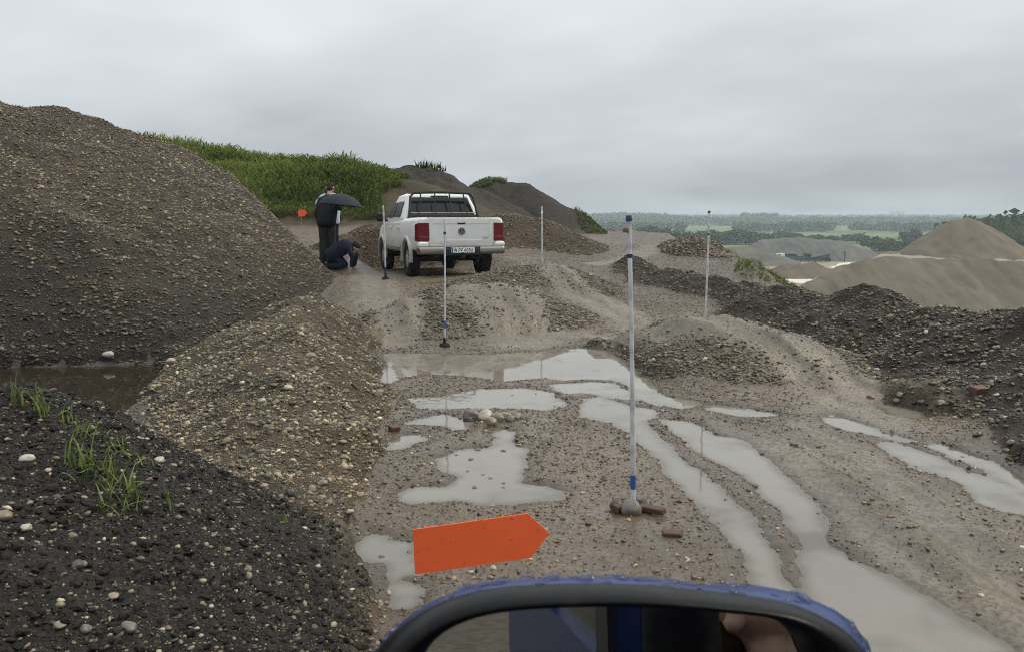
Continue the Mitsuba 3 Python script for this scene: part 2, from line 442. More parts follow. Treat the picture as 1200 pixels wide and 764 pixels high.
gx = lines((-26, -14, 0.16), (-14, -3.2, 0.055), (-3.2, 4.6, 0.03), (4.6, 7.5, 0.045), (7.5, 14, 0.16))
gy = lines((-7, 1.6, 0.25), (1.6, 5.2, 0.026), (5.2, 9, 0.036), (9, 14.5, 0.05), (14.5, 26, 0.075), (26, 50, 0.16))
GX, GY = np.meshgrid(gx, gy, indexing='ij')
GZ, WHICH = terrain(GX, GY)
# the sheet's rim dips below the coarse surroundings
height = RegularGridInterpolator((gx, gy), GZ, bounds_error=False, fill_value=None)
NAMES = ['dirt_track'] + list(RIDGES)
gzx, gzy = np.gradient(GZ, gx, gy)

# soil colours by ground type, darkened to imitate crevice shadow between stones
SOIL = {'dirt_track': (0.1067, 0.0818, 0.0525), 'gravel_heap': (0.050, 0.040, 0.028), 'spoil_ridge': (0.066, 0.053, 0.036), 'soil_bank': (0.0068, 0.0060, 0.0050), 'soil_shoulder': (0.0068, 0.0060, 0.0050),
        'dirt_hump': (0.078, 0.064, 0.045), 'dirt_hump_001': (0.080, 0.066, 0.047), 'dirt_hump_002': (0.070, 0.058, 0.042), 'rubble_bank': (0.026, 0.0205, 0.0145), 'brown_mound': (0.062, 0.042, 0.026),
        'earth_bank': (0.062, 0.045, 0.030), 'dark_heap': (0.021, 0.0175, 0.014), 'dark_heap_001': (0.0165, 0.0150, 0.0135), 'grass_slope': (0.05, 0.042, 0.024)}
COL = np.array([SOIL[n] for n in NAMES])[WHICH]
for k in range(3):  # the soils run into one another over a few centimetres
    COL[..., k] = ndimage.gaussian_filter(COL[..., k], 5)
rough_ = ((WHICH == 0) * sstep(13.5, 16.5, GY) * sstep(0.2, 1.2, GX) * np.clip(0.75 + 1.2 * nz(GX, GY, 1.3, 76, 4), 0, 1))[..., None]
COL = COL * (1 - rough_) + np.array([0.062, 0.049, 0.034]) * rough_
W = worn(GX, GY) * (WHICH != NAMES.index('soil_bank'))
COL = COL * (1 - 0.85 * W[..., None]) + np.array([0.165, 0.148, 0.120]) * 0.88 * W[..., None]  # worn ways are paler; wet sky sheen is partly put into this colour
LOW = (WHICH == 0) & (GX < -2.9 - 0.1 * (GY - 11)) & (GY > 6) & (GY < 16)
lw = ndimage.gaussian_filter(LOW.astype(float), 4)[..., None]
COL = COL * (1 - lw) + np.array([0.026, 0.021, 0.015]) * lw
tone = 1 + 1.15 * nz(GX, GY, 0.9, 71, 4) + 0.7 * nz(GX, GY, 0.12, 72, 3)
COL *= np.clip(tone, 0.4, 1.7)[..., None] * np.array([0.82, 0.76, 0.65])
hd = nz(GX, GY + 0.6 * GZ, 1.5, 73, 4)  # the gravel heap's colour darkens toward its lower parts
foot_dark = np.isin(WHICH, [NAMES.index(n) for n in ('gravel_heap',)]) * sstep(2.0, 0.5, GZ + 1.3 * hd + 0.10 * (GX + 6))
COL *= (1 - 0.72 * foot_dark)[..., None]
sdg = shore(GX, GY)
COL *= (1 - 0.42 * sstep(0.22, -0.02, sdg + 0.12 * nz(GX, GY, 0.2, 75, 2)))[..., None]

idx = np.arange(GX.size).reshape(GX.shape)
quad = np.stack([idx[:-1, :-1], idx[1:, :-1], idx[1:, 1:], idx[:-1, 1:]], -1).reshape(-1, 4)
TERR_V = np.stack([GX, GY, GZ], -1).reshape(-1, 3)
nrm = np.stack([-gzx, -gzy, np.ones_like(GZ)], -1)
nrm /= np.linalg.norm(nrm, axis=-1, keepdims=True)
NRM = nrm.reshape(-1, 3)
TERR_C = COL.reshape(-1, 3)
qw = WHICH.ravel()[quad[:, 0]]
MAT = {n: 'mat_mud' for n in ('dirt_track', 'dirt_hump', 'dirt_hump_001', 'dirt_hump_002')}
MAT |= {n: 'mat_soil' for n in ('soil_bank', 'soil_shoulder', 'spoil_ridge', 'rubble_bank', 'gravel_heap')}
LABEL = {
    'dirt_track': 'wet stony dirt track with puddles and wheel ruts',
    'gravel_heap': 'big grey brown gravel heap rising at the left',
    'spoil_ridge': 'low ridge of stony spoil between the dark pond and the track',
    'soil_bank': 'black soil bank with scattered pale pebbles at lower left',
    'dirt_hump': 'rounded dirt hump just beyond the largest puddle',
    'dirt_hump_001': 'dirt hump with a smooth wheel path beside the pickup',
    'dirt_hump_002': 'smooth pale mud hump in front of the rubble bank',
    'rubble_bank': 'dark stony rubble bank along the right edge of the track',
    'brown_mound': 'small brown earth mound at the far right end of the track',
    'earth_bank': 'brown earth bank behind the white pickup',
    'dark_heap': 'dark earth heap beside the green slope',
    'dark_heap_001': 'farther dark earth heap with grass on its flank',
    'grass_slope': 'tall slope overgrown with green weeds behind the gravel heap',
}
used = {}
for i, n in enumerate(NAMES):
    host = 'soil_bank' if n == 'soil_shoulder' else n
    used.setdefault(host, []).append(quad[qw == i])
for n, q in used.items():
    q = np.vstack(q)
    ids, inv = np.unique(q, return_inverse=True)
    q = inv.reshape(-1, 4)
    v = TERR_V[ids]
    f = np.vstack([q[:, [0, 1, 2]], q[:, [0, 2, 3]]])
    path = meshkit.write_ply((v, f), False, v[:, :2], TERR_C[ids], normals=NRM[ids])
    scene[n] = {'type': 'ply', 'filename': path, 'face_normals': False, 'bsdf': {'type': 'ref', 'id': MAT.get(n, 'mat_heap')}}
    tag(n, LABEL[n], kind='structure')

# ------------------------------------------------------------------ coarse surroundings: the plateau's edges, the quarry floor, the fields
FAR_HEAPS = {
    'sand_bank': ([at(930, 345, 100), at(985, 312, 106), at(1045, 299, 110), at(1110, 304, 112), at(1200, 308, 113), at(1330, 312, 114), at(1500, 318, 118)], 0.66, 0.5, 2.2, 8),
    'sand_heap': ([at(1118, 258, 128), at(1134, 255, 128), at(1152, 261, 129)], 0.70, 0.5, 1.6, 5),
    'grey_heap': ([at(895, 281, 300), at(935, 278, 300), at(985, 282, 296), at(1015, 292, 292)], 0.75, 2, 1.2, 14),
    'grey_heap_001': ([at(835, 293, 270), at(870, 289, 275), at(905, 298, 268)], 0.45, 3, 1.0, 12),
    'brown_heap': ([at(918, 311, 212), at(955, 309, 212), at(975, 316, 210)], 0.55, 1.5, 0.6, 6),
}
far_sand = {'sand_bank': (0.123, 0.106, 0.081), 'sand_heap': (0.139, 0.120, 0.089), 'grey_heap': (0.112, 0.109, 0.099), 'grey_heap_001': (0.112, 0.104, 0.086), 'brown_heap': (0.120, 0.098, 0.068)}
far_label = {'sand_bank': 'long tan sand bank with a flat top beyond the rubble bank', 'sand_heap': 'pointed tan sand heap standing on the flat bank',
             'grey_heap': 'wide grey gravel heap behind the teal plant', 'grey_heap_001': 'low brownish grey heap left of the teal plant', 'brown_heap': 'small brown heap in front of the teal plant'}


def gridmesh(x, y, z):
    i = np.arange(x.size).reshape(x.shape)
    q = np.stack([i[:-1, :-1], i[1:, :-1], i[1:, 1:], i[:-1, 1:]], -1).reshape(-1, 4)
    return trimesh.Trimesh(np.stack([x, y, z], -1).reshape(-1, 3), np.vstack([q[:, [0, 1, 2]], q[:, [0, 2, 3]]]), process=False)


cx = lines((-70, -20, 1.5), (-20, 0, 1.0), (0, 50, 0.6), (50, 70, 1.0))
cy = lines((-40, 0, 1.5), (0, 90, 0.7), (90, 100, 1))
CX, CY = np.meshgrid(cx, cy, indexing='ij')
CZ, _ = terrain(CX, CY, False)
inner = np.minimum.reduce([CX + 26, 14 - CX, CY + 7, 50 - CY])
CZ -= 0.5 * sstep(-0.3, 0.8, inner) + 0.03 * (inner > -0.6)
m = gridmesh(CX, CY, CZ)
c = np.array([0.09, 0.078, 0.06]) * (1 + 0.6 * nz(CX, CY, 3, 5))[..., None]
g = (sstep(0.0, 0.2, nz(CX, CY, 6, 15)) * sstep(-1.2, -3.5, CZ))[..., None]
c = c * (1 - g) + np.array([0.05, 0.065, 0.02]) * g
add('plateau_slope', m, 'mat_heap', True, 'earth slope falling from the track down to the quarry', kind='structure', color=c.reshape(-1, 3), uv=m.vertices[:, :2])

for name, (pts, slope, rnd, amp, size) in FAR_HEAPS.items():
    P = np.array(pts)
    r = (P[:, 2].max() - FLOOR) / slope + 6
    x, y = np.meshgrid(np.arange(P[:, 0].min() - r, P[:, 0].max() + r, 0.45 if r < 30 else 0.8), np.arange(P[:, 1].min() - r, P[:, 1].max() + r, 0.45 if r < 30 else 0.8), indexing='ij')
    z = ridge(x, y, pts, slope, rnd)
    if name == 'sand_bank':  # flat top behind its front crest
        back = np.interp(x, P[:, 0], P[:, 1])
        zc = np.interp(x, P[:, 0], P[:, 2])
        behind = y - back
        z = np.where(behind > 0, np.maximum(z, np.minimum(zc - 0.2, zc - 0.2 - 0.7 * (behind - 45)) - 0.62 * np.maximum(P[2, 0] - 2 + 0.5 * (y - P[2, 1]) - x, 0)), z)
    # gullies down the faces
    rill = nz(x + 0.3 * y, z * 0.1, 1.4, 38, 3)
    z += 0.9 * rill + amp * 0.7 * nz(x, y, size, 31, 4) + 0.55 * nz(x, y, 1.9, 33, 4)
    keep = z > FLOOR - 1.0
    z = np.maximum(z, FLOOR - 1.0)
    m = gridmesh(x, y, z)
    m.update_faces(keep.ravel()[m.faces].any(1))
    c = np.array(far_sand[name]) * (1 + 0.7 * nz(x, y + 0.5 * z, 5, 35, 4) + 0.4 * nz(x + 0.3 * y, z * 0.22, 1.3, 37, 3) + 0.4 * nz(x, y, 1.2, 36))[..., None]  # downslope colour streaks stand in for the shading of rills
    if name == 'sand_bank':  # the haul road along its flat top is trodden pale
        w = (sstep(1.0, 2.5, behind) * sstep(11, 8, behind))[..., None] * 0.8
        c = c * (1 - w) + np.array([0.30, 0.27, 0.215]) * w
    add(name, m, 'mat_sand', True, far_label[name], kind='structure', color=c.reshape(-1, 3), uv=m.vertices[:, :2])


def field_color(p, n, uv):
    strip = mikit.cell_rand(dr.floor((p.y + 0.15 * p.x) / 130), dr.floor((p.x - 0.1 * p.y) / 420), 5)
    a = mikit.fbm(p.x * 0.02, p.y * 0.02, 0, 4)
    c = mikit.mix((0.058, 0.088, 0.036), (0.105, 0.138, 0.060), strip)
    c = c * (0.75 + 0.5 * a)
    q = dr.sqrt(dr.square((p.x - 60) / 130) + dr.square((p.y - 190) / 150))
    quarry = mikit.smoothstep(1.25, 0.95, q + 0.35 * (mikit.fbm(p.x * 0.03, p.y * 0.03, 7, 3) - 0.5))
    sand = mikit.mix((0.17, 0.145, 0.108), (0.25, 0.22, 0.17), mikit.fbm(p.x * 0.08, p.y * 0.3, 3, 4))
    return mikit.mix(c, sand, quarry)


scene['mat_field'] = principled(mikit.proc(field_color), 0.9, 0.1)
add('fields', trimesh.Trimesh([[-9000, -3000, FLOOR], [9000, -3000, FLOOR], [9000, 11000, FLOOR], [-9000, 11000, FLOOR]], [[0, 1, 2], [0, 2, 3]], process=False), 'mat_field', False,
    'flat green fields and the pale quarry floor far below the track', kind='structure')
# pale haul roads
scene['mat_haul'] = {'type': 'twosided', 'bsdf': principled(mikit.proc(lambda p, n, uv: mikit.mix((0.40, 0.37, 0.30), (0.55, 0.52, 0.45), mikit.fbm(p.x * 0.4, p.y * 0.4, 0, 3))), 0.8, 0.2)}
road = shapely.LineString([gnd(905, 330, FLOOR)[:2], gnd(945, 331, FLOOR)[:2], gnd(985, 326, FLOOR)[:2], gnd(1005, 316, FLOOR)[:2], gnd(1010, 310, FLOOR)[:2]]).buffer(7)
road = shapely.union_all([road, shapely.Polygon([gnd(972, 313, FLOOR)[:2], gnd(1020, 309, FLOOR)[:2], gnd(1008, 318, FLOOR)[:2], gnd(990, 323, FLOOR)[:2]])])
v, f = trimesh.creation.triangulate_polygon(road, engine='earcut')
add('haul_road', trimesh.Trimesh(np.c_[v, np.full(len(v), FLOOR + 0.15)], f, process=False), 'mat_haul', False, 'pale haul road curving across the quarry floor', kind='structure')

# ------------------------------------------------------------------ water
merged = shapely.union_all([p.buffer(0.22) for p in PUDDLES])
pieces = sorted(getattr(merged, 'geoms', [merged]), key=lambda g: -g.area)
PL = ['largest muddy puddle system running down the wheel ruts', 'shallow grey puddle left of the track between stones', 'small grey puddle']
LEVEL = 0.011
for i, g in enumerate(pieces):  # shallow margins let the mud below show through
    x0, y0, x1, y1 = g.bounds
    x, y = np.meshgrid(np.arange(x0, x1 + .035, .035), np.arange(y0, y1 + .035, .035), indexing='ij')
    m = gridmesh(x, y, np.full_like(x, LEVEL))
    depth = LEVEL - height(np.stack([x, y], -1))
    keep = shapely.contains_xy(g, x.ravel(), y.ravel())
    m.update_faces(keep[m.faces].any(1) & (depth.ravel()[m.faces] > -0.03).any(1))
    t = sstep(0.002, 0.034, depth + 0.012 * nz(x, y, 0.15, 58, 3))[..., None]
    c = np.array([0.082, 0.068, 0.048]) * (1 - t) + np.array([0.150, 0.139, 0.117]) * t
    c = c * (1 + 0.35 * nz(x, y, 0.9, 57, 4))[..., None]
    if len(m.faces) < 8:
        continue
    add('puddle', m, 'mat_puddle', True, 'grey muddy puddle reflecting the sky on the track', kind='structure', uv=m.vertices[:, :2], color=c.reshape(-1, 3))
v, f = trimesh.creation.triangulate_polygon(POND.buffer(0.5), engine='earcut')
add('pond', trimesh.Trimesh(np.c_[v, np.full(len(v), -0.004)], f, process=False), 'mat_pond', False, 'dark brown pond at the foot of the gravel heap', kind='structure', uv=v)
scene['mat_crumb'] = {'type': 'twosided', 'bsdf': principled(VC, 0.75, 0.3)}
# ------------------------------------------------------------------ stones: gravel of every heap, and the largest stones one by one
def stone_mesh(level, seed):
    m = trimesh.creation.icosphere(subdivisions=level) if level >= 0 else trimesh.Trimesh([[1, 0, 0], [-1, 0, 0], [0, 1, 0], [0, -1, 0], [0, 0, 1], [0, 0, -1]],
        [[0, 2, 4], [2, 1, 4], [1, 3, 4], [3, 0, 4], [2, 0, 5], [1, 2, 5], [3, 1, 5], [0, 3, 5]], process=False)
    v = np.array(m.vertices)
    d = 1 + 0.55 * (meshkit.noise(v * 1.15 + 13.7 * seed, seed) - 0.5) + 0.2 * (meshkit.noise(v * 2.3 + 3.1 * seed, seed + 5) - 0.5)
    v = v * d[:, None] * np.array([1.15, 0.92, 0.68])
    return v, np.array(m.faces)


def rotations(n, flat=0.5):
    """random turns about the upright, with a little tumbling"""
    a = rng.uniform(0, 2 * np.pi, n)
    t = rng.normal(0, flat, n)
    b = rng.uniform(0, 2 * np.pi, n)
    ca, sa, ct, st, cb, sb = np.cos(a), np.sin(a), np.cos(t), np.sin(t), np.cos(b), np.sin(b)
    Rz = np.stack([ca, -sa, 0 * a, sa, ca, 0 * a, 0 * a, 0 * a, 1 + 0 * a], -1).reshape(-1, 3, 3)
    Rx = np.stack([1 + 0 * a, 0 * a, 0 * a, 0 * a, ct, -st, 0 * a, st, ct], -1).reshape(-1, 3, 3)
    Rb = np.stack([cb, -sb, 0 * a, sb, cb, 0 * a, 0 * a, 0 * a, 1 + 0 * a], -1).reshape(-1, 3, 3)
    return Rz @ Rx @ Rb


PALETTE = np.array([(0.075, 0.064, 0.049), (0.11, 0.092, 0.066), (0.15, 0.127, 0.090), (0.21, 0.178, 0.128), (0.29, 0.255, 0.195), (0.40, 0.37, 0.31), (0.05, 0.047, 0.043), (0.12, 0.07, 0.042), (0.19, 0.135, 0.075)])
STONE_SETS = {
    # region: (count, palette weights, tone, r max, tail exponent)
    'dirt_track': (72000, (4, 5, 4, 2.2, .8, .22, 2.5, .6, .5), 0.88, 0.021, 2.6),
    'gravel_heap': (34000, (5, 6, 6, 3.2, 1.3, .35, 5, .8, .7), 0.92, 0.042, 2.6),
    'spoil_ridge': (34000, (4, 5, 5, 3.2, 1.5, .5, 3.5, .5, .7), 0.95, 0.032, 2.5),
    'soil_bank': (17000, (3, 2, 2, 1.6, 1.4, .9, 5, .4, .5), 0.68, 0.020, 2.7),
    'soil_bank ': (26000, (0, 0, 0, 0, 0, 0, 1, 0, 0), 0.17, 0.026, 2.1),
    'dirt_hump': (7000, (5, 5, 4, 2, .8, .2, 2, .6, .5), 0.72, 0.04, 2.5),
    'dirt_hump_001': (6000, (5, 5, 4, 2, .8, .2, 2, .6, .5), 0.72, 0.04, 2.5),
    'dirt_hump_002': (8000, (5, 5, 4, 2, .8, .2, 2, .6, .5), 0.72, 0.035, 2.5),
    'rubble_bank': (20000, (6, 4, 2.5, 1.5, .8, .3, 10, .7, .5), 0.62, 0.042, 2.5),
    'brown_mound': (3000, (4, 4, 2, 1, .4, .1, 2, 2, 1), 0.7, 0.07, 2.3),
    'earth_bank': (7000, (5, 4, 3, 1, .4, .1, 2, 2, 1), 0.7, 0.05, 2.5),
}
STONES_MIN = 0.0008
areas = (np.gradient(gx)[:, None] * np.gradient(gy)[None]) / NRM[:, 2].reshape(GX.shape)
tocam = EYE - TERR_V
dist = np.linalg.norm(tocam, axis=1)
facing = (NRM * tocam).sum(1) / dist
u_ = (GX - 0).ravel() / np.maximum(GY.ravel(), 0.1)
inview = (np.abs(u_) < 0.72) & (GY.ravel() > 1.6) & (facing > -0.15)
host_of = np.array([NAMES.index('soil_bank') if n == 'soil_shoulder' else i for i, n in enumerate(NAMES)])[WHICH].ravel()
patch = np.clip(0.35 + 2.4 * (nz(GX, GY, 0.8, 81, 4) + 0.18), 0.05, 2.0).ravel()
bare = (1 - 0.93 * W.ravel()) * np.where(sdg.ravel() < -0.05, 0.10, 1.0) * np.where(GZ.ravel() < -0.02, 0.35, 1.0)
TO_PLACE = []
for name, (count, weights, tone_, rmax, tail) in STONE_SETS.items():
    crumbs = name.endswith(' ')
    name = name.strip()
    i = NAMES.index(name)
    w = (areas.ravel() / np.maximum(dist, 2.5)**1.7 * inview * (host_of == i) * bare * (patch if name not in ('gravel_heap', 'rubble_bank') else 0.25 + 0.75 * patch))
    if w.sum() <= 0:
        continue
    pick = rng.choice(w.size, count, p=w / w.sum())
    # a point inside the vertex's own cell
    ix, iy = np.unravel_index(pick, GX.shape)
    x = gx[ix] + rng.uniform(-0.5, 0.5, count) * np.gradient(gx)[ix]
    y = gy[iy] + rng.uniform(-0.5, 0.5, count) * np.gradient(gy)[iy]
    z = height(np.stack([x, y], -1))
    dd = dist[pick]
    rmin = np.maximum(STONES_MIN * dd * (1.1 if name == 'gravel_heap' else 0.95 if name == 'dirt_track' else 1), 0.0035)
    r = rmin * (1 - rng.random(count))**(-1 / tail)
    r = np.minimum(r, rmax * rng.uniform(0.6, 1.0, count))
    ok = r >= rmin * 0.95
    x, y, z, r, pick, dd = (a[ok] for a in (x, y, z, r, pick, dd))
    pal = rng.choice(len(PALETTE), len(x), p=np.array(weights) / np.sum(weights))
    c = PALETTE[pal] * np.array([1.03, 1.0, 0.85]) * tone_ * rng.uniform(0.5, 1.75, (len(x), 1))  # wide tone spread also imitates light and shade contrast among the stones
    if name == 'gravel_heap':
        c = c * (1 - 0.6 * foot_dark.ravel()[pick])[:, None]
    TO_PLACE.append((name + ' ' * crumbs, x, y, z, r, pal, c, pick, dd))

# the 300 stones that show largest stand alone
big_r = np.concatenate([t[4] / t[8] for t in TO_PLACE if not t[0].endswith(' ')])
cut = np.sort(big_r)[-225]
VARIANT = {lv: [stone_mesh(lv, s) for s in range(6)] for lv in (-1, 0, 1)}
BIG = [trimesh.Trimesh(*stone_mesh(2, s + 20), process=False) for s in range(6)]
TONES = {'pale': (0.34, 0.315, 0.26), 'tan': (0.19, 0.16, 0.112), 'grey': (0.115, 0.105, 0.088), 'dark': (0.05, 0.046, 0.042), 'rusty': (0.13, 0.072, 0.042)}


def stone_look(c):
    def fn(p, n, uv):
        a = mikit.fbm(p.x * 40, p.y * 40, p.z * 40, 4)
        return mi.Color3f(c) * (0.62 + 0.76 * a)
    return fn


for t, c in TONES.items():
    scene[f'mat_stone_{t}'] = {'type': 'twosided', 'bsdf': principled(mikit.proc(stone_look(c)), 0.45, 0.5)}
PAL_TONE = ['grey', 'grey', 'tan', 'tan', 'tan', 'pale', 'dark', 'rusty', 'tan']
WHERE = {'dirt_track': 'lying loose on the wet dirt track', 'gravel_heap': 'on the face of the big gravel heap at the left', 'spoil_ridge': 'on the low spoil ridge between pond and track',
         'soil_bank': 'half sunk in the black soil bank at lower left', 'dirt_hump': 'on the dirt hump beyond the largest puddle', 'dirt_hump_001': 'on the dirt hump beside the pickup',
         'dirt_hump_002': 'on the pale mud hump at the right', 'rubble_bank': 'on the dark rubble bank at the right', 'brown_mound': 'on the brown mound at the far end of the track', 'earth_bank': 'on the brown earth bank behind the pickup'}


def TRACK_ZONE(x, y):
    if y > 12:
        return 'on the muddy ground around the pickup'
    if y > 8.6:
        return 'on the far rim of the largest puddle'
    if x > 1.35 + 0.12 * (y - 4):
        return 'on the mud flat right of the wheel ruts'
    if y < 5.0:
        return 'on the near track between sign and mirror'
    return 'among the shallow puddles at left' if x < -0.1 else 'on the gravel around the nearest pole'


big_ply = [mikit.ply(b, 'mat_stone_grey', smooth=True) for b in BIG]


def lone_stone(pos, r, tone_, label, group=None, var=0, turn=0.0, squash=0.8, name='stone', tilt=0.0):
    key = name
    n = 0
    while key in scene:
        n += 1
        key = f'{name}_{n:03d}'
    scene[key] = {**big_ply[var % 6], 'bsdf': {'type': 'ref', 'id': f'mat_stone_{tone_}'},
                  'to_world': T().translate(list(map(float, pos))).rotate([0, 0, 1], turn).rotate([1, 0, 0], tilt).scale([float(r), float(r), float(r * squash / 0.68)])}
    tag(key, label, 'stone', group)
    return key


for name, x, y, z, r, pal, c, pick, dd in TO_PLACE:
    crumbs = name.endswith(' ')
    name = name.strip()
    alone = (r / dd >= cut) & (not crumbs)
    for k in np.nonzero(alone)[0]:
        t = PAL_TONE[pal[k]]
        p = np.array([x[k], y[k], z[k]]) + NRM[pick[k]] * r[k] * 0.15
        where = WHERE[name] if name != 'dirt_track' else TRACK_ZONE(x[k], y[k])
        lone_stone(p, r[k], t, f'{t} {"pebble" if name == "soil_bank" else "stone"} {where}', f'{t} stones {where}', int(rng.integers(6)), rng.uniform(0, 360), rng.uniform(0.55, 0.85), 'stone', rng.normal(0, 12))
    rest = ~alone
    px = r / dd * 820
    vs, fs, cs, base_i = [], [], [], 0
    for lv, lo, hi in ((-1, 0, 3.0), (0, 3.0, 6.0), (1, 6.0, 1e9)) if crumbs else ((-1, 0, 1.7), (0, 1.7, 4.0), (1, 4.0, 1e9)):
        for var in range(6):
            s = np.nonzero(rest & (px >= lo) & (px < hi))[0][var::6]
            if not len(s):
                continue
            bv, bf = VARIANT[lv][var]
            R = rotations(len(s))
            sc_ = r[s][:, None] * rng.uniform(0.8, 1.2, (len(s), 3)) * np.array([1, 1, 0.95])
            P = np.stack([x[s], y[s], z[s]], -1) + NRM[pick[s]] * (r[s] * 0.12)[:, None]
            V = np.einsum('nij,nkj->nki', R, bv[None] * sc_[:, None]) + P[:, None]
            vs.append(V.reshape(-1, 3))
            fs.append((bf[None] + (np.arange(len(s)) * len(bv))[:, None, None]).reshape(-1, 3) + base_i)
            cs.append(np.repeat(c[s], len(bv), 0) * rng.uniform(0.85, 1.15, (len(s) * len(bv), 1)))
            base_i += len(s) * len(bv)
    add(f'{name}__crumbs' if crumbs else f'{name}__gravel', (np.vstack(vs), np.vstack(fs)), 'mat_crumb' if crumbs else 'mat_stone', not crumbs, kind='stuff', color=np.vstack(cs))


def on(px, py, Y=None):
    """a place on the ground seen at that spot of the photograph"""
    if Y is None:
        ys = np.linspace(1.8, 40, 3000)
        r = ray(px, py)
        P = EYE + r[None] * (ys / r[1])[:, None]
        hit = np.nonzero(P[:, 2] <= height(P[:, :2]))[0]
        Y = ys[hit[0]] if len(hit) else 10
    p = at(px, py, Y)
    return np.array([p[0], p[1], float(height([[p[0], p[1]]])[0])])


for px, py, rr, t, lab in ((410, 601, .035, 'pale', 'pale stone at the foot of the black bank beside the puddle'), (186, 540, .040, 'pale', 'large rounded pale stone beside the grass tufts'),
                       (168, 486, .040, 'pale', 'flat pale stone at the edge of the dark pond'), (31, 541, .045, 'pale', 'flat whitish stone at left on the black bank'),
                       (30, 624, .03, 'pale', 'whitish oval pebble low on the black bank'), (200, 424, .08, 'pale', 'pale round stone where pond, heap and ridge meet'),
                       (127, 417, .10, 'pale', 'pale boulder at the foot of the gravel heap above the pond'), (338, 455, .05, 'pale', 'cream stone halfway down the spoil ridge'),
                       (365, 418, .07, 'tan', 'long flat tan stone high on the spoil ridge'), (445, 460, .06, 'tan', 'tan stone at the left end of the largest puddle'),
                       (5, 610, .045, 'tan', 'brown stone at the left edge on the black bank'), (90, 664, .035, 'dark', 'dark stone in the middle of the black bank'),
                       (150, 738, .04, 'grey', 'big grey stone at the bottom of the black bank'), (70, 737, .03, 'tan', 'tan stone at the very bottom of the black bank'),
                       (930, 522, .05, 'dark', 'dark lump of stone on the mud flat at the right'), (537, 586, .045, 'dark', 'dark stone standing in the near shallow puddle'),
                       (590, 587, .04, 'dark', 'flat dark stone at the lower rim of the shallow puddle'), (1055, 464, .06, 'tan', 'yellowish tan stone at the foot of the rubble bank'),
                       (1185, 520, .05, 'grey', 'grey stone at the lower right end of the rubble bank'), (783, 280 + 108, .05, 'grey', 'grey stone at the crest of the pale mud hump'),
                       (578, 666, .028, 'pale', 'pale stone below the orange arrow sign'), (487, 692, .02, 'rusty', 'rusty pebble below the left end of the orange sign'), (1020, 466, .055, 'rusty', 'reddish stone at the foot of the rubble bank')):
    p = on(px, py)
    rr *= 0.68
    lone_stone(p + [0, 0, rr * 0.2], rr, t, lab, None, px % 6, px * 7 % 360, 0.62)
for k, (px, py, rr, t) in enumerate(((553, 489, .07, 'grey'), (560, 485, .06, 'tan'), (570, 490, .075, 'pale'), (583, 492, .06, 'tan'), (592, 490, .055, 'tan'), (598, 493, .045, 'grey'), (576, 496, .05, 'tan'), (549, 494, .045, 'dark'), (606, 490, .045, 'tan'))):
    p = on(px, py)
    lone_stone(p + [0, 0, rr * 0.35], rr, t, f'{t} stone in the small pile between the shallow puddles', f'{t} stones piled between the shallow puddles', k, 50 * k, 0.75)
q_ = np.random.default_rng(12)
for k, (px, py) in enumerate(((535, 533), (552, 538), (561, 545), (548, 552), (566, 556), (585, 555), (575, 560), (590, 566), (560, 568), (556, 571), (590, 571), (548, 526), (590, 528), (560, 527), (633, 481), (650, 476), (660, 482), (520, 470), (600, 463), (628, 461), (430, 648), (447, 652), (480, 646), (470, 660), (866, 588), (836, 560), (905, 549), (1110, 560), (1128, 535))):
    p = gnd(px, py, LEVEL)
    if k % 3 == 2:
        continue
    rr = float(q_.uniform(.012, .026))
    lone_stone(p - [0, 0, rr * .1], rr, 'grey', 'small grey clod standing out of the shallow puddle water', 'grey clods in the puddles', k, 70 * k, 0.6)
# brick lumps
scene['mat_brick'] = {'type': 'twosided', 'bsdf': principled(mikit.proc(lambda p, n, uv: mikit.mix((0.060, 0.032, 0.024), (0.11, 0.060, 0.042), mikit.fbm(p.x * 30, p.y * 30, p.z * 30, 4))), 0.6, 0.4)}


def brick(p, size, turn, label, tilt=8):
    b = tm(hull([[sx * (size[0] - .012) * (1 - .12 * (i % 3)), sy * (size[1] - .012), sz * (size[2] - .012)] for i, (sx, sy, sz) in enumerate([(a, b_, c_) for a in (-.5, .5) for b_ in (-.5, .5) for c_ in (-.5, .5)])], .008, 8))
    M = trimesh.transformations.rotation_matrix(math.radians(turn), [0, 0, 1]) @ trimesh.transformations.rotation_matrix(math.radians(tilt), [1, 0, 0])
    M[:3, 3] = p
    add('brick', moved(b, M), 'mat_brick', 30, label, 'brick')


brick(on(1147, 462) + [0, 0, .02], (.17, .10, .09), 15, 'red brick lump high on the rubble bank')
brick(on(462, 504) + [0, 0, .01], (.09, .08, .06), 35, 'small dark red brick piece at the left of the shallow puddles')
brick(on(788, 628) + [0, 0, .012], (.12, .05, .03), -8, 'thin flat red brick sliver on the track near the nearest pole')
# ------------------------------------------------------------------ materials of the made things
scene['mat_black'] = {'type': 'twosided', 'bsdf': principled((0.012, 0.012, 0.013), 0.45, 0.4)}
scene['mat_rubber'] = {'type': 'twosided', 'bsdf': principled((0.018, 0.017, 0.016), 0.8, 0.2)}
scene['mat_chrome'] = {'type': 'twosided', 'bsdf': principled((0.34, 0.32, 0.29), 0.25, 0.5, metallic=1.0)}
scene['mat_alloy'] = {'type': 'twosided', 'bsdf': principled((0.46, 0.45, 0.44), 0.4, 0.5, metallic=0.5)}
scene['mat_glass_dark'] = {'type': 'twosided', 'bsdf': principled((0.010, 0.011, 0.013), 0.08, 0.35)}
scene['mat_redlens'] = {'type': 'twosided', 'bsdf': principled((0.12, 0.006, 0.010), 0.25, 0.35)}
scene['mat_paleens'] = {'type': 'twosided', 'bsdf': principled((0.24, 0.03, 0.03), 0.25, 0.35)}
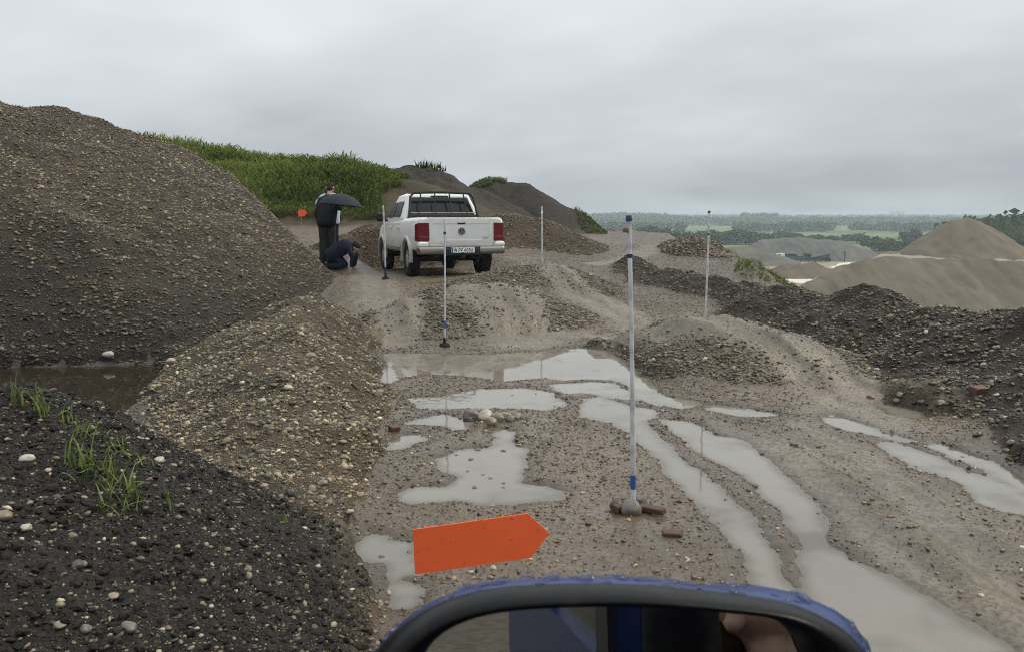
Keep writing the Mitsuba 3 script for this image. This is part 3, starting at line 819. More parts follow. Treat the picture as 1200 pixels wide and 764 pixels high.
scene['mat_white'] = {'type': 'twosided', 'bsdf': principled((0.75, 0.75, 0.74), 0.4, 0.5)}
scene['mat_navy'] = {'type': 'twosided', 'bsdf': principled((0.012, 0.022, 0.11), 0.45, 0.5)}
scene['mat_blue_band'] = {'type': 'twosided', 'bsdf': principled((0.02, 0.085, 0.27), 0.45, 0.5)}
scene['mat_plate_blue'] = {'type': 'twosided', 'bsdf': principled((0.02, 0.13, 0.42), 0.45, 0.5)}
scene['mat_darkpaint'] = {'type': 'twosided', 'bsdf': principled((0.03, 0.03, 0.032), 0.3, 0.5)}
scene['mat_skin'] = {'type': 'twosided', 'bsdf': principled((0.42, 0.25, 0.18), 0.5, 0.4)}


def muddy_white(p, n, uv):
    a = mikit.fbm(p.x * 5, p.y * 5, p.z * 7, 4)
    b = mikit.fbm(p.x * 40, p.y * 40, p.z * 40, 2)
    g = mikit.smoothstep(1.62, 0.85, p.z + 0.35 * (a - 0.5) + 0.1 * (b - 0.5))
    return mikit.mix((0.68, 0.675, 0.66), (0.30, 0.255, 0.195), 0.8 * g)


scene['mat_truck'] = {'type': 'twosided', 'bsdf': principled(mikit.proc(muddy_white), 0.3, 0.5, clearcoat=0.6, clearcoat_gloss=0.9)}
scene['mat_pole'] = {'type': 'twosided', 'bsdf': principled(mikit.proc(lambda p, n, uv: mikit.mix((0.36, 0.36, 0.355), (0.55, 0.56, 0.57), mikit.smoothstep(0.2, 0.7, mikit.fbm(p.x * 9, p.y * 9, p.z * 14, 4)))), 0.4, 0.5)}


def orange_film(p, n, uv):
    a = mikit.fbm(p.x * 6, p.y * 6, p.z * 6, 4)
    d = mikit.smoothstep(0.84, 0.90, mikit.fbm(p.x * 45, 3, p.z * 45, 2))
    return mikit.mix(mikit.mix((0.86, 0.125, 0.034), (0.90, 0.145, 0.042), a), (0.25, 0.06, 0.03), d * 0.6)


scene['mat_orange'] = {'type': 'twosided', 'bsdf': principled(mikit.proc(orange_film), 0.5, 0.35)}

scene['mat_side_glass'] = {'type': 'twosided', 'bsdf': principled((0.016, 0.018, 0.020), 0.30, 0.12)}
# ------------------------------------------------------------------ the white pickup
YAW, TZ = 0.3276, 0.585
TRUCK = trimesh.transformations.translation_matrix([-1.061, 17.458, TZ]) @ trimesh.transformations.rotation_matrix(YAW, [0, 0, 1]) @ trimesh.transformations.rotation_matrix(-0.0136, [1, 0, 0])
PK = 'pickup_truck'
tag(PK, 'muddy white double cab pickup truck standing at the end of the track', 'pickup truck')


def part(name, mesh, mat, smooth=30, **k):
    if isinstance(mesh, m3.Manifold):
        mesh = tm(mesh)
    return add(f'{PK}__{name}', moved(mesh, TRUCK), mat, smooth, **k)


def section(w, zb, zt, y):
    half = [(0.0, zb), (w * .86, zb), (w * .955, zb + .05), (w * .985, zb + .16), (w, (zb + zt) / 2), (w * .995, zt - .22), (w * .985, zt - .09), (w * .955, zt - .028), (w * .90, zt), (0.0, zt + .012)]
    pts = half + [(-x, z) for x, z in half[-2:0:-1]]
    return [(x, y, z) for x, z in pts]


body = man(loft([section(.90, .64, 1.245, .015), section(.945, .60, 1.27, .05), section(.955, .56, 1.275, .25), section(.957, .53, 1.265, 1.6), section(.957, .50, 1.255, 2.6), section(.955, .50, 1.225, 3.9),
                 section(.945, .48, 1.165, 4.5), section(.915, .46, 1.10, 4.95), section(.82, .47, 1.0, 5.15), section(.66, .52, .9, 5.24)]))
cut = []
for s in (-1, 1):
    for y in (1.25, 4.345):
        cut.append(m3.Manifold.cylinder(.5, .44, .44, 40).rotate([0, 90, 0]).translate([s * .55 if s > 0 else -1.05, y, .39]))
cut.append(rbox((-.74, .09, .75), (.74, 1.66, 1.6), .04))
cut.append(rbox((-.712, -.2, .655), (.712, .12, 1.6), .01))
body = body - union(cut)
part('body', body, 'mat_truck', 35)
for s in (-1, 1):  # wheel arch flares
    for y in (1.25, 4.345):
        ring = m3.CrossSection.circle(.505, 48) - m3.CrossSection.circle(.435, 48)
        ring = ring - m3.CrossSection.square([2, .6], True).translate([0, -.38])
        fl = m3.Manifold.extrude(ring, .07).rotate([90, 0, 90]).translate([.905 if s > 0 else -.975, y, .39])
        part('wheel_arch', fl, 'mat_truck', 40)
gate = rbox((-.70, 0, .665), (.70, .055, 1.268), .018) - rbox((-.62, -.02, .80), (.62, .011, 1.15), .008) - rbox((-.095, -.02, 1.125), (.095, .02, 1.165), .008) - rbox((-.70, -.02, .735), (.70, .006, .742), .003)
part('tailgate', gate, 'mat_truck', 30)
part('tailgate__handle', rbox((-.085, .008, 1.13), (.085, .03, 1.16), .006), 'mat_black', 30)
ring = m3.CrossSection.circle(.078, 40) - m3.CrossSection.circle(.064, 40)
disc = m3.Manifold.extrude(m3.CrossSection.circle(.066, 40), .006).rotate([90, 0, 0]).translate([0, .004, .985])
part('tailgate__emblem_disc', disc, 'mat_darkpaint', 30)


def stroke(pts, w=.011):
    return union([rbox((-w / 2, -.006, -w / 2), (w / 2, .0, float(np.hypot(b[0] - a[0], b[1] - a[1])) + w / 2), .002, 6).rotate([0, math.degrees(math.atan2(b[0] - a[0], b[1] - a[1])), 0]).translate([a[0], 0, a[1]]) for a, b in zip(pts[:-1], pts[1:])])


em = m3.Manifold.extrude(ring, .012).rotate([90, 0, 0]).translate([0, .004, 0])
em = union([em, stroke([(-.026, .058), (0, .008), (.026, .058)]).translate([0, -.004, 0]), stroke([(-.056, .032), (-.026, -.056), (0, -.004), (.026, -.056), (.056, .032)]).translate([0, -.004, 0])])
part('tailgate__emblem', em.translate([0, 0, .985]), 'mat_chrome', 30)
tx = meshkit.text_mesh('TDI', .05, .006, True)
tx.apply_transform(trimesh.transformations.rotation_matrix(math.pi / 2, [1, 0, 0]))
tx.apply_translation([.45, -.002, .82])
part('tailgate__lettering', tx, 'mat_alloy', False)
for s in (-1, 1):
    lamp = hull([(s * .722, .0, .79), (s * .722, .0, 1.15), (s * .93, .03, .79), (s * .925, .03, 1.15), (s * .957, .20, .80), (s * .955, .20, 1.12), (s * .80, .15, .8), (s * .80, .15, 1.1)], .014, 8)
    k = part('tail_light', lamp, 'mat_redlens', 40)
    k = k[len(PK) + 2:]
    part(f'{k}__lens_band', rbox((s * .82 - .085, .004, .865), (s * .82 + .085, .03, .915), .004).rotate([0, 0, s * 9]).translate([0, 0.012 - s * 0.0, 0]) if False else hull([(s * .735, -.014, .855), (s * .735, -.014, .875), (s * .91, .012, .855), (s * .91, .012, .875)], .006, 6), 'mat_paleens', 30)
part('bumper', rbox((-.945, -.085, .50), (-.37, .20, .665), .045), 'mat_chrome', 40)
part('bumper', rbox((.37, -.085, .50), (.945, .20, .665), .045), 'mat_chrome', 40)
part('bumper__step', union([rbox((-.40, -.07, .47), (.40, .14, .63), .02), rbox((-.70, -.05, .62), (.70, .06, .655), .01)]), 'mat_black', 30)
for s in (-1, 1):
    part('bumper__corner_cap', rbox((s * .84 - .105, -.06, .66), (s * .84 + .105, .14, .765), .035), 'mat_white', 40)
part('license_plate', rbox((-.26, -.086, .535), (.26, -.074, .645), .004), 'mat_white', 30)
part('license_plate__blue_band', box((-.257, -.089, .538), (-.218, -.0865, .642)), 'mat_plate_blue', False)
tx = meshkit.text_mesh('W PP 4056', .07, .002, True)
tx.apply_scale([.42 / tx.extents[0], 1, 1])
tx.apply_transform(trimesh.transformations.rotation_matrix(math.pi / 2, [1, 0, 0]))
tx.apply_translation([-.20 - tx.bounds[0][0], -.0865 - tx.bounds[1][1] + .0, .555])
part('license_plate__lettering', tx, 'mat_black', False)
# cabin
cab = hull([(sx * .855, y, z) for sx in (-1, 1) for y, z in ((1.77, 1.15), (1.78, 1.28), (4.02, 1.15))] + [(sx * .86, 2.7, 1.28) for sx in (-1, 1)] + [(sx * .665, 1.99, 1.765) for sx in (-1, 1)] + [(sx * .67, 3.10, 1.765) for sx in (-1, 1)] + [(sx * .62, 2.6, 1.80) for sx in (-1, 1)], .065, 20)
part('cabin', cab, 'mat_truck', 35)


def pane_on(pts, out, name, mat='mat_glass_dark', th=.012):
    """a flat pane through the points, pushed out to just proud of the cabin"""
    P = np.array(pts, float)
    o = P.mean(0)
    n = np.linalg.svd(P - o)[2][2]
    n = n if n @ np.array(out) > 0 else -n
    cv = tm(cab).vertices
    near = cv[(np.abs(cv - o) < np.abs(P - o).max(0) + .05).all(1)] if False else cv
    off = (near @ n).max() - (P @ n).max()
    P = P + n * (off + .004)
    e1 = P[1] - P[0]
    e1 /= np.linalg.norm(e1)
    e2 = np.cross(n, e1)
    q = np.stack([(P - P[0]) @ e1, (P - P[0]) @ e2], 1)
    g = shapely.Polygon(q).buffer(0).buffer(-.03).buffer(.03)
    m = extrude(g, th)
    m.apply_transform(frame(P[0] - n * th * .6, e1, e2, n))
    return part(name, m, mat, False)


pane_on([(-.79, 1.70, 1.30), (.79, 1.70, 1.30), (.655, 1.93, 1.745), (-.655, 1.93, 1.745)], (0, -1, .3), 'rear_window')
pane_on([(-.60, 3.2, 1.74), (.60, 3.2, 1.74), (.78, 4.0, 1.27), (-.78, 4.0, 1.27)], (0, 1, .5), 'windscreen')
for s in (-1, 1):
    for nm, poly in (('side_window', [(2.00, 1.31), (2.74, 1.31), (2.74, 1.66), (2.16, 1.66)]), ('side_window', [(2.84, 1.31), (3.66, 1.31), (3.16, 1.65), (2.84, 1.66)])):
        pane_on([(s * (.92 - (z - 1.29) * .42), y, z) for y, z in poly], (s, 0, .3), nm, 'mat_side_glass')
    for y0, y1 in ((1.84, 2.80), (2.83, 3.95)):
        poly = shapely.Polygon([(y0, .62), (y1 - .05, .62), (y1, .8), (y1, 1.17), (y0, 1.17), (y0, .95), (y0 + (.12 if y0 < 2 else 0), .62)]).buffer(.02).buffer(-.02)
        d = extrude(poly, .012)
        d.apply_transform(frame([s * .953 - .006, 0, 0], [0, 1, 0], [0, 0, 1], [1, 0, 0]))
        k = part('door', d, 'mat_truck', False)[len(PK) + 2:]
        part(f'{k}__handle', rbox((s * .975 - .016, y0 + .08, 1.05), (s * .975 + .016, y0 + .28, 1.09), .012), 'mat_truck', 40)
    part('wing_mirror', union([rbox((s * 1.07 - .11, 3.62, 1.22), (s * 1.07 + .11, 3.76, 1.44), .05), rbox((s * .95 - .06, 3.64, 1.22), (s * .95 + .06, 3.72, 1.27), .02)]), 'mat_black', 40)
part('brake_light', rbox((-.21, 1.90, 1.765), (.21, 2.02, 1.80), .012), 'mat_darkpaint', 30)
part('roof_trim', rbox((-.52, 1.99, 1.82), (.52, 2.08, 1.852), .012), 'mat_truck', 30)
# sports bar with window guard
bar = cat([tube([(-.83, 1.50, 1.26), (-.80, 1.53, 1.36), (-.74, 1.66, 1.76), (-.66, 1.70, 1.85), (0, 1.71, 1.87), (.66, 1.70, 1.85), (.74, 1.66, 1.76), (.80, 1.53, 1.36), (.83, 1.50, 1.26)], .032, 12),
           tube([(-.80, 1.54, 1.33), (.80, 1.54, 1.33)], .03, 10)])
k = part('sports_bar', bar, 'mat_black', 40)[len(PK) + 2:]
for x in (-.50, -.17, .17, .50):
    part(f'{k}__bar', tube([(x * 1.12, 1.54, 1.33), (x, 1.69, 1.86)], .016, 8), 'mat_black', 40)
part('sports_bar__rail', tube([(-.76, 1.56, 1.40), (.76, 1.56, 1.40)], .012, 8), 'mat_chrome', 40)
# wheels
prof = [(.20, -.115), (.255, -.125), (.34, -.125), (.372, -.10), (.385, -.06), (.385, .06), (.372, .10), (.34, .125), (.255, .125), (.20, .115)]
a = np.linspace(0, 2 * np.pi, 49)[:-1]


def revolve_x(profile, n=48):
    a = np.linspace(0, 2 * np.pi, n + 1)[:-1]
    rings = [[(x, r * math.cos(t), r * math.sin(t)) for t in a] for r, x in profile]
    return loft(rings + [rings[0]], False)


tyre = revolve_x(prof)
blocks = cat([moved(box((-.11 + .115 * (i % 2), -.022, .378), (-.005 + .115 * (i % 2), .022, .394)), trimesh.transformations.rotation_matrix(2 * math.pi * i / 60, [1, 0, 0])) for i in range(60)])
tyre = cat([tyre, blocks])
rim = union([m3.Manifold.extrude(m3.CrossSection.circle(.225, 40) - m3.CrossSection.circle(.195, 40), .20).rotate([0, 90, 0]).translate([-.10, 0, 0]), m3.Manifold.cylinder(.03, .055, .055, 20).rotate([0, 90, 0]).translate([-.105, 0, 0])] +
            [rbox((-.10, -.026, .03), (-.075, .026, .205), .008).rotate([72 * i, 0, 0]) for i in range(5)] + [m3.Manifold.cylinder(.02, .20, .20, 30).rotate([0, 90, 0]).translate([0.02, 0, 0])])
rim = tm(rim)
for s in (-1, 1):
    for y in (1.25, 4.345):
        M = trimesh.transformations.translation_matrix([s * .82, y, .385])
        if s > 0:
            M = M @ np.diag([-1, 1, 1, 1.0])
        def placed_(m):
            q = moved(m, M)
            if s > 0 and q.volume < 0:
                q.invert()
            return q
        wk = f'wheel_{len([1 for q in scene if q.startswith(PK + "__wheel") and q.endswith("__tyre")]):03d}'
        wk = 'wheel' if wk == 'wheel_000' else wk
        part(f'{wk}__tyre', placed_(tyre), 'mat_rubber', 40)
        part(f'{wk}__rim', placed_(rim), 'mat_alloy', 30)
part('chassis', union([rbox((-.55, .25, .42), (-.42, 5.0, .56), .02), rbox((.42, .25, .42), (.55, 5.0, .56), .02), rbox((-.70, 1.17, .31), (.70, 1.33, .45), .05), rbox((-.70, 4.28, .33), (.70, 4.40, .45), .05), ball((.05, 1.25, .38), .16), rbox((-.5, 1.9, .36), (.5, 4.0, .54), .05), rbox((-.7, .2, .56), (.7, 1.7, .70), .02)]), 'mat_black', 30)
part('spare_wheel', tm(m3.Manifold.cylinder(.20, .33, .33, 32).translate([0, .62, .40])), 'mat_rubber', 40)
part('tow_hitch', union([rbox((-.05, -.12, .43), (.05, .3, .48), .01), ball((0, -.10, .52), .03)]), 'mat_black', 30)

# ------------------------------------------------------------------ marker poles
def pole(base, top, r, label, bands=(), cap=None, sleeve=None, base_piece=True, tie=False):
    key = 'marker_pole'
    n = 0
    while f'{key}__shaft' in scene:
        n += 1
        key = f'marker_pole_{n:03d}'
    tag(key, label, 'pole')
    b, t = np.array(base, float), np.array(top, float)
    mid = lambda s: b + (t - b) * s
    bend = np.array([0.006, 0, 0])
    s_ = np.linspace(0, 1, 9)
    pts = [mid(s) + bend * math.sin(math.pi * s) for s in s_]
    add(f'{key}__shaft', tube(pts, r, 12), 'mat_pole', 40)
    if sleeve:
        add(f'{key}__sleeve', tube([mid(s) + bend * math.sin(math.pi * s) for s in np.linspace(sleeve[0], sleeve[1], 5)], r * 1.22, 12), 'mat_pole', 40)
    for s0, s1, mat in bands:
        add(f'{key}__band', tube([mid(s) + bend * math.sin(math.pi * s) for s in (s0, (s0 + s1) / 2, s1)], r * 1.30, 12), mat, 40)
    if cap:
        add(f'{key}__cap', tube([mid(.993), mid(1.0), mid(1.012)], [r * 1.45, r * 1.5, r * 1.1], 12), cap, 40)
    if tie:
        c = mid(.963) - [r * 1.6, 0.01, 0]
        add(f'{key}__tie', union_mesh := tm(rbox(c - [.018, .01, .014], c + [.018, .012, .014], .006)), 'mat_tie', 40)
    if base_piece:
        add(f'{key}__foot', tm(union([m3.Manifold.cylinder(.035, .085, .06, 16), m3.Manifold.cylinder(.12, r * 1.6, r * 1.3, 16)])).apply_translation(b), 'mat_rubber', 30)
    return key


scene['mat_tie'] = {'type': 'twosided', 'bsdf': principled((0.16, 0.11, 0.05), 0.6, 0.3)}
pb = on(742, 597, None)
PY = pb[1]
pole(pb, at(737, 257, PY), .0138, 'nearest white marker pole with blue foot band, held by stones on the track', [(.075, .125, 'mat_blue_band'), (.872, .884, 'mat_navy')], 'mat_navy', (.02, .395), False, True)
p0 = pb
for dx, dy, rr, t, lab in ((-.015, -.075, .062, 'grey', 'grey boulder in front of the foot of the nearest pole'), (-.10, .035, .05, 'dark', 'dark stone left behind the foot of the nearest pole'), (.085, .035, .05, 'dark', 'dark stone right behind the foot of the nearest pole'), (.03, .06, .045, 'dark', 'small dark stone behind the foot of the nearest pole')):
    q = p0 + [dx, dy, 0]
    lone_stone([q[0], q[1], float(height([q[:2]])[0]) + rr * .45], rr, t, lab, None, int(dx * 100) % 6, dx * 900, 0.85)
brick([p0[0] + .115, p0[1] - .045, p0[2] + .02], (.17, .045, .035), -30, 'red brick piece right of the foot of the nearest pole', 12)
brick([p0[0] - .10, p0[1] - .03, p0[2] + .02], (.06, .055, .045), 40, 'red brick piece left of the foot of the nearest pole', 10)
b = on(521, 405)
pole(b, at(521, 257, b[1]), .014, 'white marker pole with blue knot beyond the puddles, in front of the pickup', [(.14, .20, 'mat_blue_band'), (.88, .90, 'mat_navy')], None, (.0, .15))
b = on(452, 331, 17.0)
pole(b, at(449, 241, 17.0), .017, 'thin white marker pole left of the pickup', [(.02, .16, 'mat_navy')], None)
b = on(635, 318, 20.0)
pole([b[0], b[1], min(b[2], at(635, 330, 20)[2])], at(635, 242, 20.0), .02, 'white marker pole behind the hump right of the pickup', [(.9, .93, 'mat_white')], None)
b = on(826, 379, 11.2)
pole(b, at(831, 249, 11.2), .0135, 'leaning white marker pole on the pale mud hump at the right', [(.01, .055, 'mat_blue_band'), (.80, .815, 'mat_navy')], 'mat_darkpaint', None, False)

# ------------------------------------------------------------------ orange arrow signs
def arrow_sign(key, P, out, label, stake=None, th=.006):
    tag(key, label, 'sign')
    P = np.array(P, float)
    o = P.mean(0)
    n = np.linalg.svd(P - o)[2][2]
    n = n if n @ np.array(out, float) > 0 else -n
    e1 = P[1] - P[0]
    e1 -= n * (e1 @ n)
    e1 /= np.linalg.norm(e1)
    e2 = np.cross(n, e1)
    g = shapely.Polygon(np.stack([(P - o) @ e1, (P - o) @ e2], 1)).buffer(-.004).buffer(.004)
    m = extrude(g, th)
    m.apply_transform(frame(o, e1, e2, n))
    add(f'{key}__panel', m, 'mat_orange', False)
    if stake is not None:
        add(f'{key}__stake', tube([stake[0], (np.array(stake[0]) + stake[1]) / 2, stake[1]], .004, 8), 'mat_alloy', 40)
        for f in stake[2]:
            c = np.array(stake[0]) + (np.array(stake[1]) - stake[0]) * f - np.array([0, .012, 0])
            add(f'{key}__tie', tm(rbox(c - [.006, .004, .008], c + [.006, .006, .008], .003)), 'mat_black', 30)


SY = 3.95
arrow_sign('arrow_sign', [at(483.5, 619.5, SY), at(486.5, 672.5, SY - .01), at(622, 652.5, SY + .05), at(643.8, 624, SY + .06), at(618, 601, SY + .05)], (0, -1, 0), 'orange arrow shaped sign pointing right above the track in front of the mirror',
           (np.array([at(557, 690, SY + .06)[0], SY + .06, -.05]), at(561, 594, SY + .045), (.30, .93)))
b = on(354, 262, 27.5)
arrow_sign('arrow_sign_001', [at(349, 247, 27), at(349.5, 254.5, 27), at(357, 254, 27), at(360, 250, 27), at(357, 246, 27)], (0, -1, 0), 'tiny far orange arrow sign at the foot of the green slope',
           (np.array([at(353, 260, 27.03)[0], 27.03, float(height([[at(353, 260, 27.03)[0], 27.03]])[0]) - .05]), at(353, 245, 27.03), (.9,)), .01)

# ------------------------------------------------------------------ people
SKINS = {'skin': 'mat_skin'}
for nm, c in (('cloth_black', (0.010, 0.010, 0.012)), ('cloth_navy', (0.011, 0.014, 0.030)), ('cloth_grey', (0.035, 0.032, 0.030)), ('cloth_shirt', (0.42, 0.50, 0.66)), ('hair_brown', (0.035, 0.02, 0.012)), ('cloth_umbrella', (0.026, 0.028, 0.040))):
    scene['mat_' + nm] = {'type': 'twosided', 'bsdf': bumped(principled(c, 0.8, 0.2), lambda p, n, uv: mikit.fbm(p.x * 18, p.y * 18, p.z * 18, 3), 0.01)}


def smooth_mesh(man_, edge, it=8):
    m = tm(man_.refine_to_length(edge))
    m.merge_vertices()
    trimesh.smoothing.filter_taubin(m, iterations=it)
    return m


def hand(wrist, dirn, palm_n, s=1.0, curl=0.5):
    """a palm, four unequal bent fingers and a thumb"""
    d = np.array(dirn, float) / np.linalg.norm(dirn)
    n = np.array(palm_n, float)
    n -= d * (n @ d)
    n /= np.linalg.norm(n)
    c = np.cross(d, n)
    w = np.array(wrist, float)
    ms = [hull([w + c * .018 * s, w - c * .018 * s, w + d * .085 * s + c * .032 * s, w + d * .085 * s - c * .032 * s], .012 * s, 8)]
    for k, L in zip((-.033, -.011, .011, .033), (.060, .075, .078, .066)):
        p, a, ang = w + d * .085 * s + c * k * s, L * s / 2.2, 0.15
        pts = [p]
        for _ in range(3):
            p = p + (d * math.cos(ang) + n * math.sin(ang)) * a * .75
            pts.append(p)
            ang += curl
        ms.append(chain(pts, [.0095 * s, .009 * s, .008 * s, .0065 * s], 8))
    p = w + d * .025 * s - c * .028 * s
    ms.append(chain([p, p + (-c * .8 + d * .5 + n * .3) * .035 * s, p + (-c * .9 + d * 1.3 + n * .8) * .045 * s], [.013 * s, .0105 * s, .008 * s], 8))
    return union(ms)


def head_mesh(c, face, up=(0, 0, 1)):
    """head on its neck: skull, jaw, nose, ears, brow and sockets"""
    f = np.array(face, float) / np.linalg.norm(face)
    u = np.array(up, float)
    u -= f * (u @ f)
    u /= np.linalg.norm(u)
    r = np.cross(f, u)
    P = lambda a, b, d: np.array(c, float) + r * a + f * b + u * d
    sk = union([hull([P(0, -.02, .03), P(0, .03, .025)], .082, 20), hull([P(-.03, .055, -.06), P(.03, .055, -.06), P(0, .03, .0), P(0, .075, -.085)], .035, 14), hull([P(0, .088, .01), P(0, .108, -.03)], .011, 8),
                hull([P(-.035, .082, .025), P(.035, .082, .025)], .014, 8), ball(P(.082, 0, -.01), .02, 8), ball(P(-.082, 0, -.01), .02, 8), hull([P(-.02, .086, -.066), P(.02, .086, -.066)], .009, 8)])
    sk = sk - union([ball(P(.032, .104, .005), .013, 8), ball(P(-.032, .104, .005), .013, 8)])
    hair = union([hull([P(0, -.03, .045), P(0, .01, .05)], .086, 16), hull([P(0, -.045, -.03), P(0, -.04, .03)], .072, 14)]) - hull([P(-.06, .14, .0), P(.06, .14, .0), P(0, .13, -.1), P(0, .10, -.02)], .055, 12)
    return sk, hair, P


def person(label, J, face, clothes, head_up=(0, 0, 1), hair=True, hands=True, shirt_r=1.0):
    key = 'person'
    n = 0
    while f'{key}__body' in scene:
        n += 1
        key = f'person_{n:03d}'
    tag(key, label, 'person')
    J = {k: np.array(v, float) for k, v in J.items()}
    limbs, top, trousers, shoes = [], [], [], []
    sk, hr, P = head_mesh(J['head'], face, head_up)
    hip = (J['hip_l'] + J['hip_r']) / 2
    sh = (J['sho_l'] + J['sho_r']) / 2
    limbs += [sk, chain([sh, J['head'] + (sh - J['head']) * .3], [.062, .052])]
    torso = [hull([J['hip_l'], J['hip_r'], hip + (sh - hip) * .3], .10, 14), m3.Manifold.batch_hull([ball(J['hip_l'] * .9 + hip * .1, .10), ball(J['hip_r'] * .9 + hip * .1, .10), ball(J['sho_l'] * .75 + sh * .25 - (sh - hip) * .12, .105), ball(J['sho_r'] * .75 + sh * .25 - (sh - hip) * .12, .105)]),
             hull([J['sho_l'], J['sho_r']], .055, 12)]
    limbs += torso
    top += [t for t in [m3.Manifold.batch_hull([ball(J['hip_l'] - (sh - hip) * .18, .13 * shirt_r), ball(J['hip_r'] - (sh - hip) * .18, .13 * shirt_r), ball(J['sho_l'] * .75 + sh * .25 - (sh - hip) * .12, .13 * shirt_r), ball(J['sho_r'] * .75 + sh * .25 - (sh - hip) * .12, .13 * shirt_r)]), hull([J['sho_l'], J['sho_r'], sh + (J['head'] - sh) * .25], .075, 12)]]
    for s in 'lr':
        limbs.append(chain([J['hip_' + s], J['knee_' + s], J['ank_' + s]], [.088, .058, .042]))
        trousers.append(chain([J['hip_' + s], J['knee_' + s], J['ank_' + s]], [.115, .082, .075]))
        limbs.append(chain([J['ank_' + s], J['toe_' + s]], [.042, .032]))
        shoes.append(chain([J['ank_' + s] - [0, 0, .01], J['toe_' + s]], [.056, .046]))
        limbs.append(chain([J['sho_' + s], J['elb_' + s], J['wri_' + s]], [.052, .042, .03]))
        top.append(chain([J['sho_' + s], J['elb_' + s], J['elb_' + s] * .12 + J['wri_' + s] * .88], [.078, .066, .050]))
        d = J['wri_' + s] - J['elb_' + s]
        limbs.append(hand(J['wri_' + s], d, J.get('palm_' + s, np.array([0, 0, -1.0]) + 0.01), 1.0, 0.5))
    trousers.append(hull([J['hip_l'], J['hip_r']], .12, 14))
    add(f'{key}__body', smooth_mesh(union(limbs), .022, 4), 'mat_skin', True)
    add(f'{key}__jacket' if clothes.get('coat', True) else f'{key}__shirt', smooth_mesh(union(top), .035), clothes['top'], True)
    add(f'{key}__trousers', smooth_mesh(union(trousers), .035), clothes['legs'], True)
    add(f'{key}__shoes', smooth_mesh(union(shoes), .03, 4), clothes.get('shoes', 'mat_black'), True)
    if hair:
        add(f'{key}__hair', smooth_mesh(hr, .02, 4), clothes.get('hair', 'mat_hair_brown'), True)
    return key, P


def gz(x, y):
    return float(height([[x, y]])[0])


# black-coated person, seen from behind, bent forward under the umbrella
c = at(384, 300, 19.4)
g0 = gz(c[0], c[1])
x0, y0 = c[0], c[1]
S = (at(384, 262, 19.4)[2] - g0) / .84
V = lambda x, y, z: [x0 + x, y0 + y, g0 + z * S]
person('person in a black coat and grey trousers seen from behind, bent under an umbrella', dict(hip_l=V(-.10, 0, .92), hip_r=V(.10, 0, .92), knee_l=V(-.11, .04, .5), knee_r=V(.12, .05, .5), ank_l=V(-.12, -.02, .09), ank_r=V(.13, -.02, .09),
        toe_l=V(-.14, .14, .04), toe_r=V(.16, .14, .04), sho_l=V(-.17, .22, 1.30), sho_r=V(.17, .22, 1.30), elb_l=V(-.27, .18, 1.02), elb_r=V(.29, .10, 1.14), wri_l=V(-.22, .30, .86), wri_r=V(.26, -.10, 1.30), head=V(.03, .36, 1.55)),
       (.1, 1, -.5), dict(top='mat_cloth_black', legs='mat_cloth_grey', hair='mat_hair_brown'), head_up=(0, .4, 1), shirt_r=.98)
hand_a = np.array(V(.27, -.13, 1.33))
# person behind it, facing the camera, taking a picture
c = at(389, 300, 21.6)
g0 = gz(c[0], c[1])
x0, y0 = c[0], c[1]
S = (at(397, 221, 21.6)[2] - g0) / 1.66
k, P = person('person in a pale blue shirt behind the umbrella, raising a camera', dict(hip_l=V(.10, 0, .92), hip_r=V(-.10, 0, .92), knee_l=V(.11, -.03, .5), knee_r=V(-.11, -.03, .5), ank_l=V(.12, .02, .09), ank_r=V(-.12, .02, .09),
        toe_l=V(.14, -.15, .04), toe_r=V(-.14, -.15, .04), sho_l=V(.19, 0, 1.44), sho_r=V(-.19, 0, 1.44), elb_l=V(.30, -.16, 1.28), elb_r=V(-.30, -.16, 1.28), wri_l=V(.10, -.24, 1.46), wri_r=V(-.10, -.24, 1.46), head=V(0, -.03, 1.66), palm_l=(-1, 0, 0), palm_r=(1, 0, 0)),
        (.1, -1, -.1), dict(top='mat_cloth_shirt', legs='mat_cloth_black', coat=False))
cc = np.array(V(0.02, -.30, 1.56))
add('camera_body', tm(union([rbox(cc - [.07, .03, .05], cc + [.07, .03, .05], .012), m3.Manifold.cylinder(.07, .034, .034, 20).rotate([90, 0, 0]).translate((cc - [0, .03, 0]).tolist())])), 'mat_black', 30, 'small black camera held up by the person in the pale shirt', 'camera')
# kneeling person in navy
c = at(393, 306, 18.9)
g0 = gz(c[0], c[1])
x0, y0 = c[0], c[1]
S = 1.0
person('person in dark navy clothes crouching low with both hands on the wet track', dict(hip_l=V(-.08, .20, .36), hip_r=V(-.04, -.06, .34), knee_l=V(.16, .26, .10), knee_r=V(.20, -.10, .10), ank_l=V(-.20, .26, .08), ank_r=V(-.18, -.12, .08),
        toe_l=V(-.32, .26, .04), toe_r=V(-.30, -.12, .04), sho_l=V(.24, .26, .56), sho_r=V(.28, -.08, .54), elb_l=V(.42, .30, .32), elb_r=V(.44, -.14, .30), wri_l=V(.38, .26, .07), wri_r=V(.40, -.14, .07), head=V(.44, .10, .48), palm_l=(0, 0, -1), palm_r=(0, 0, -1)),
       (.8, -.1, -1.), dict(top='mat_cloth_navy', legs='mat_cloth_navy', shoes='mat_cloth_grey', hair='mat_cloth_black'), head_up=(.9, 0, .6), shirt_r=1.3)

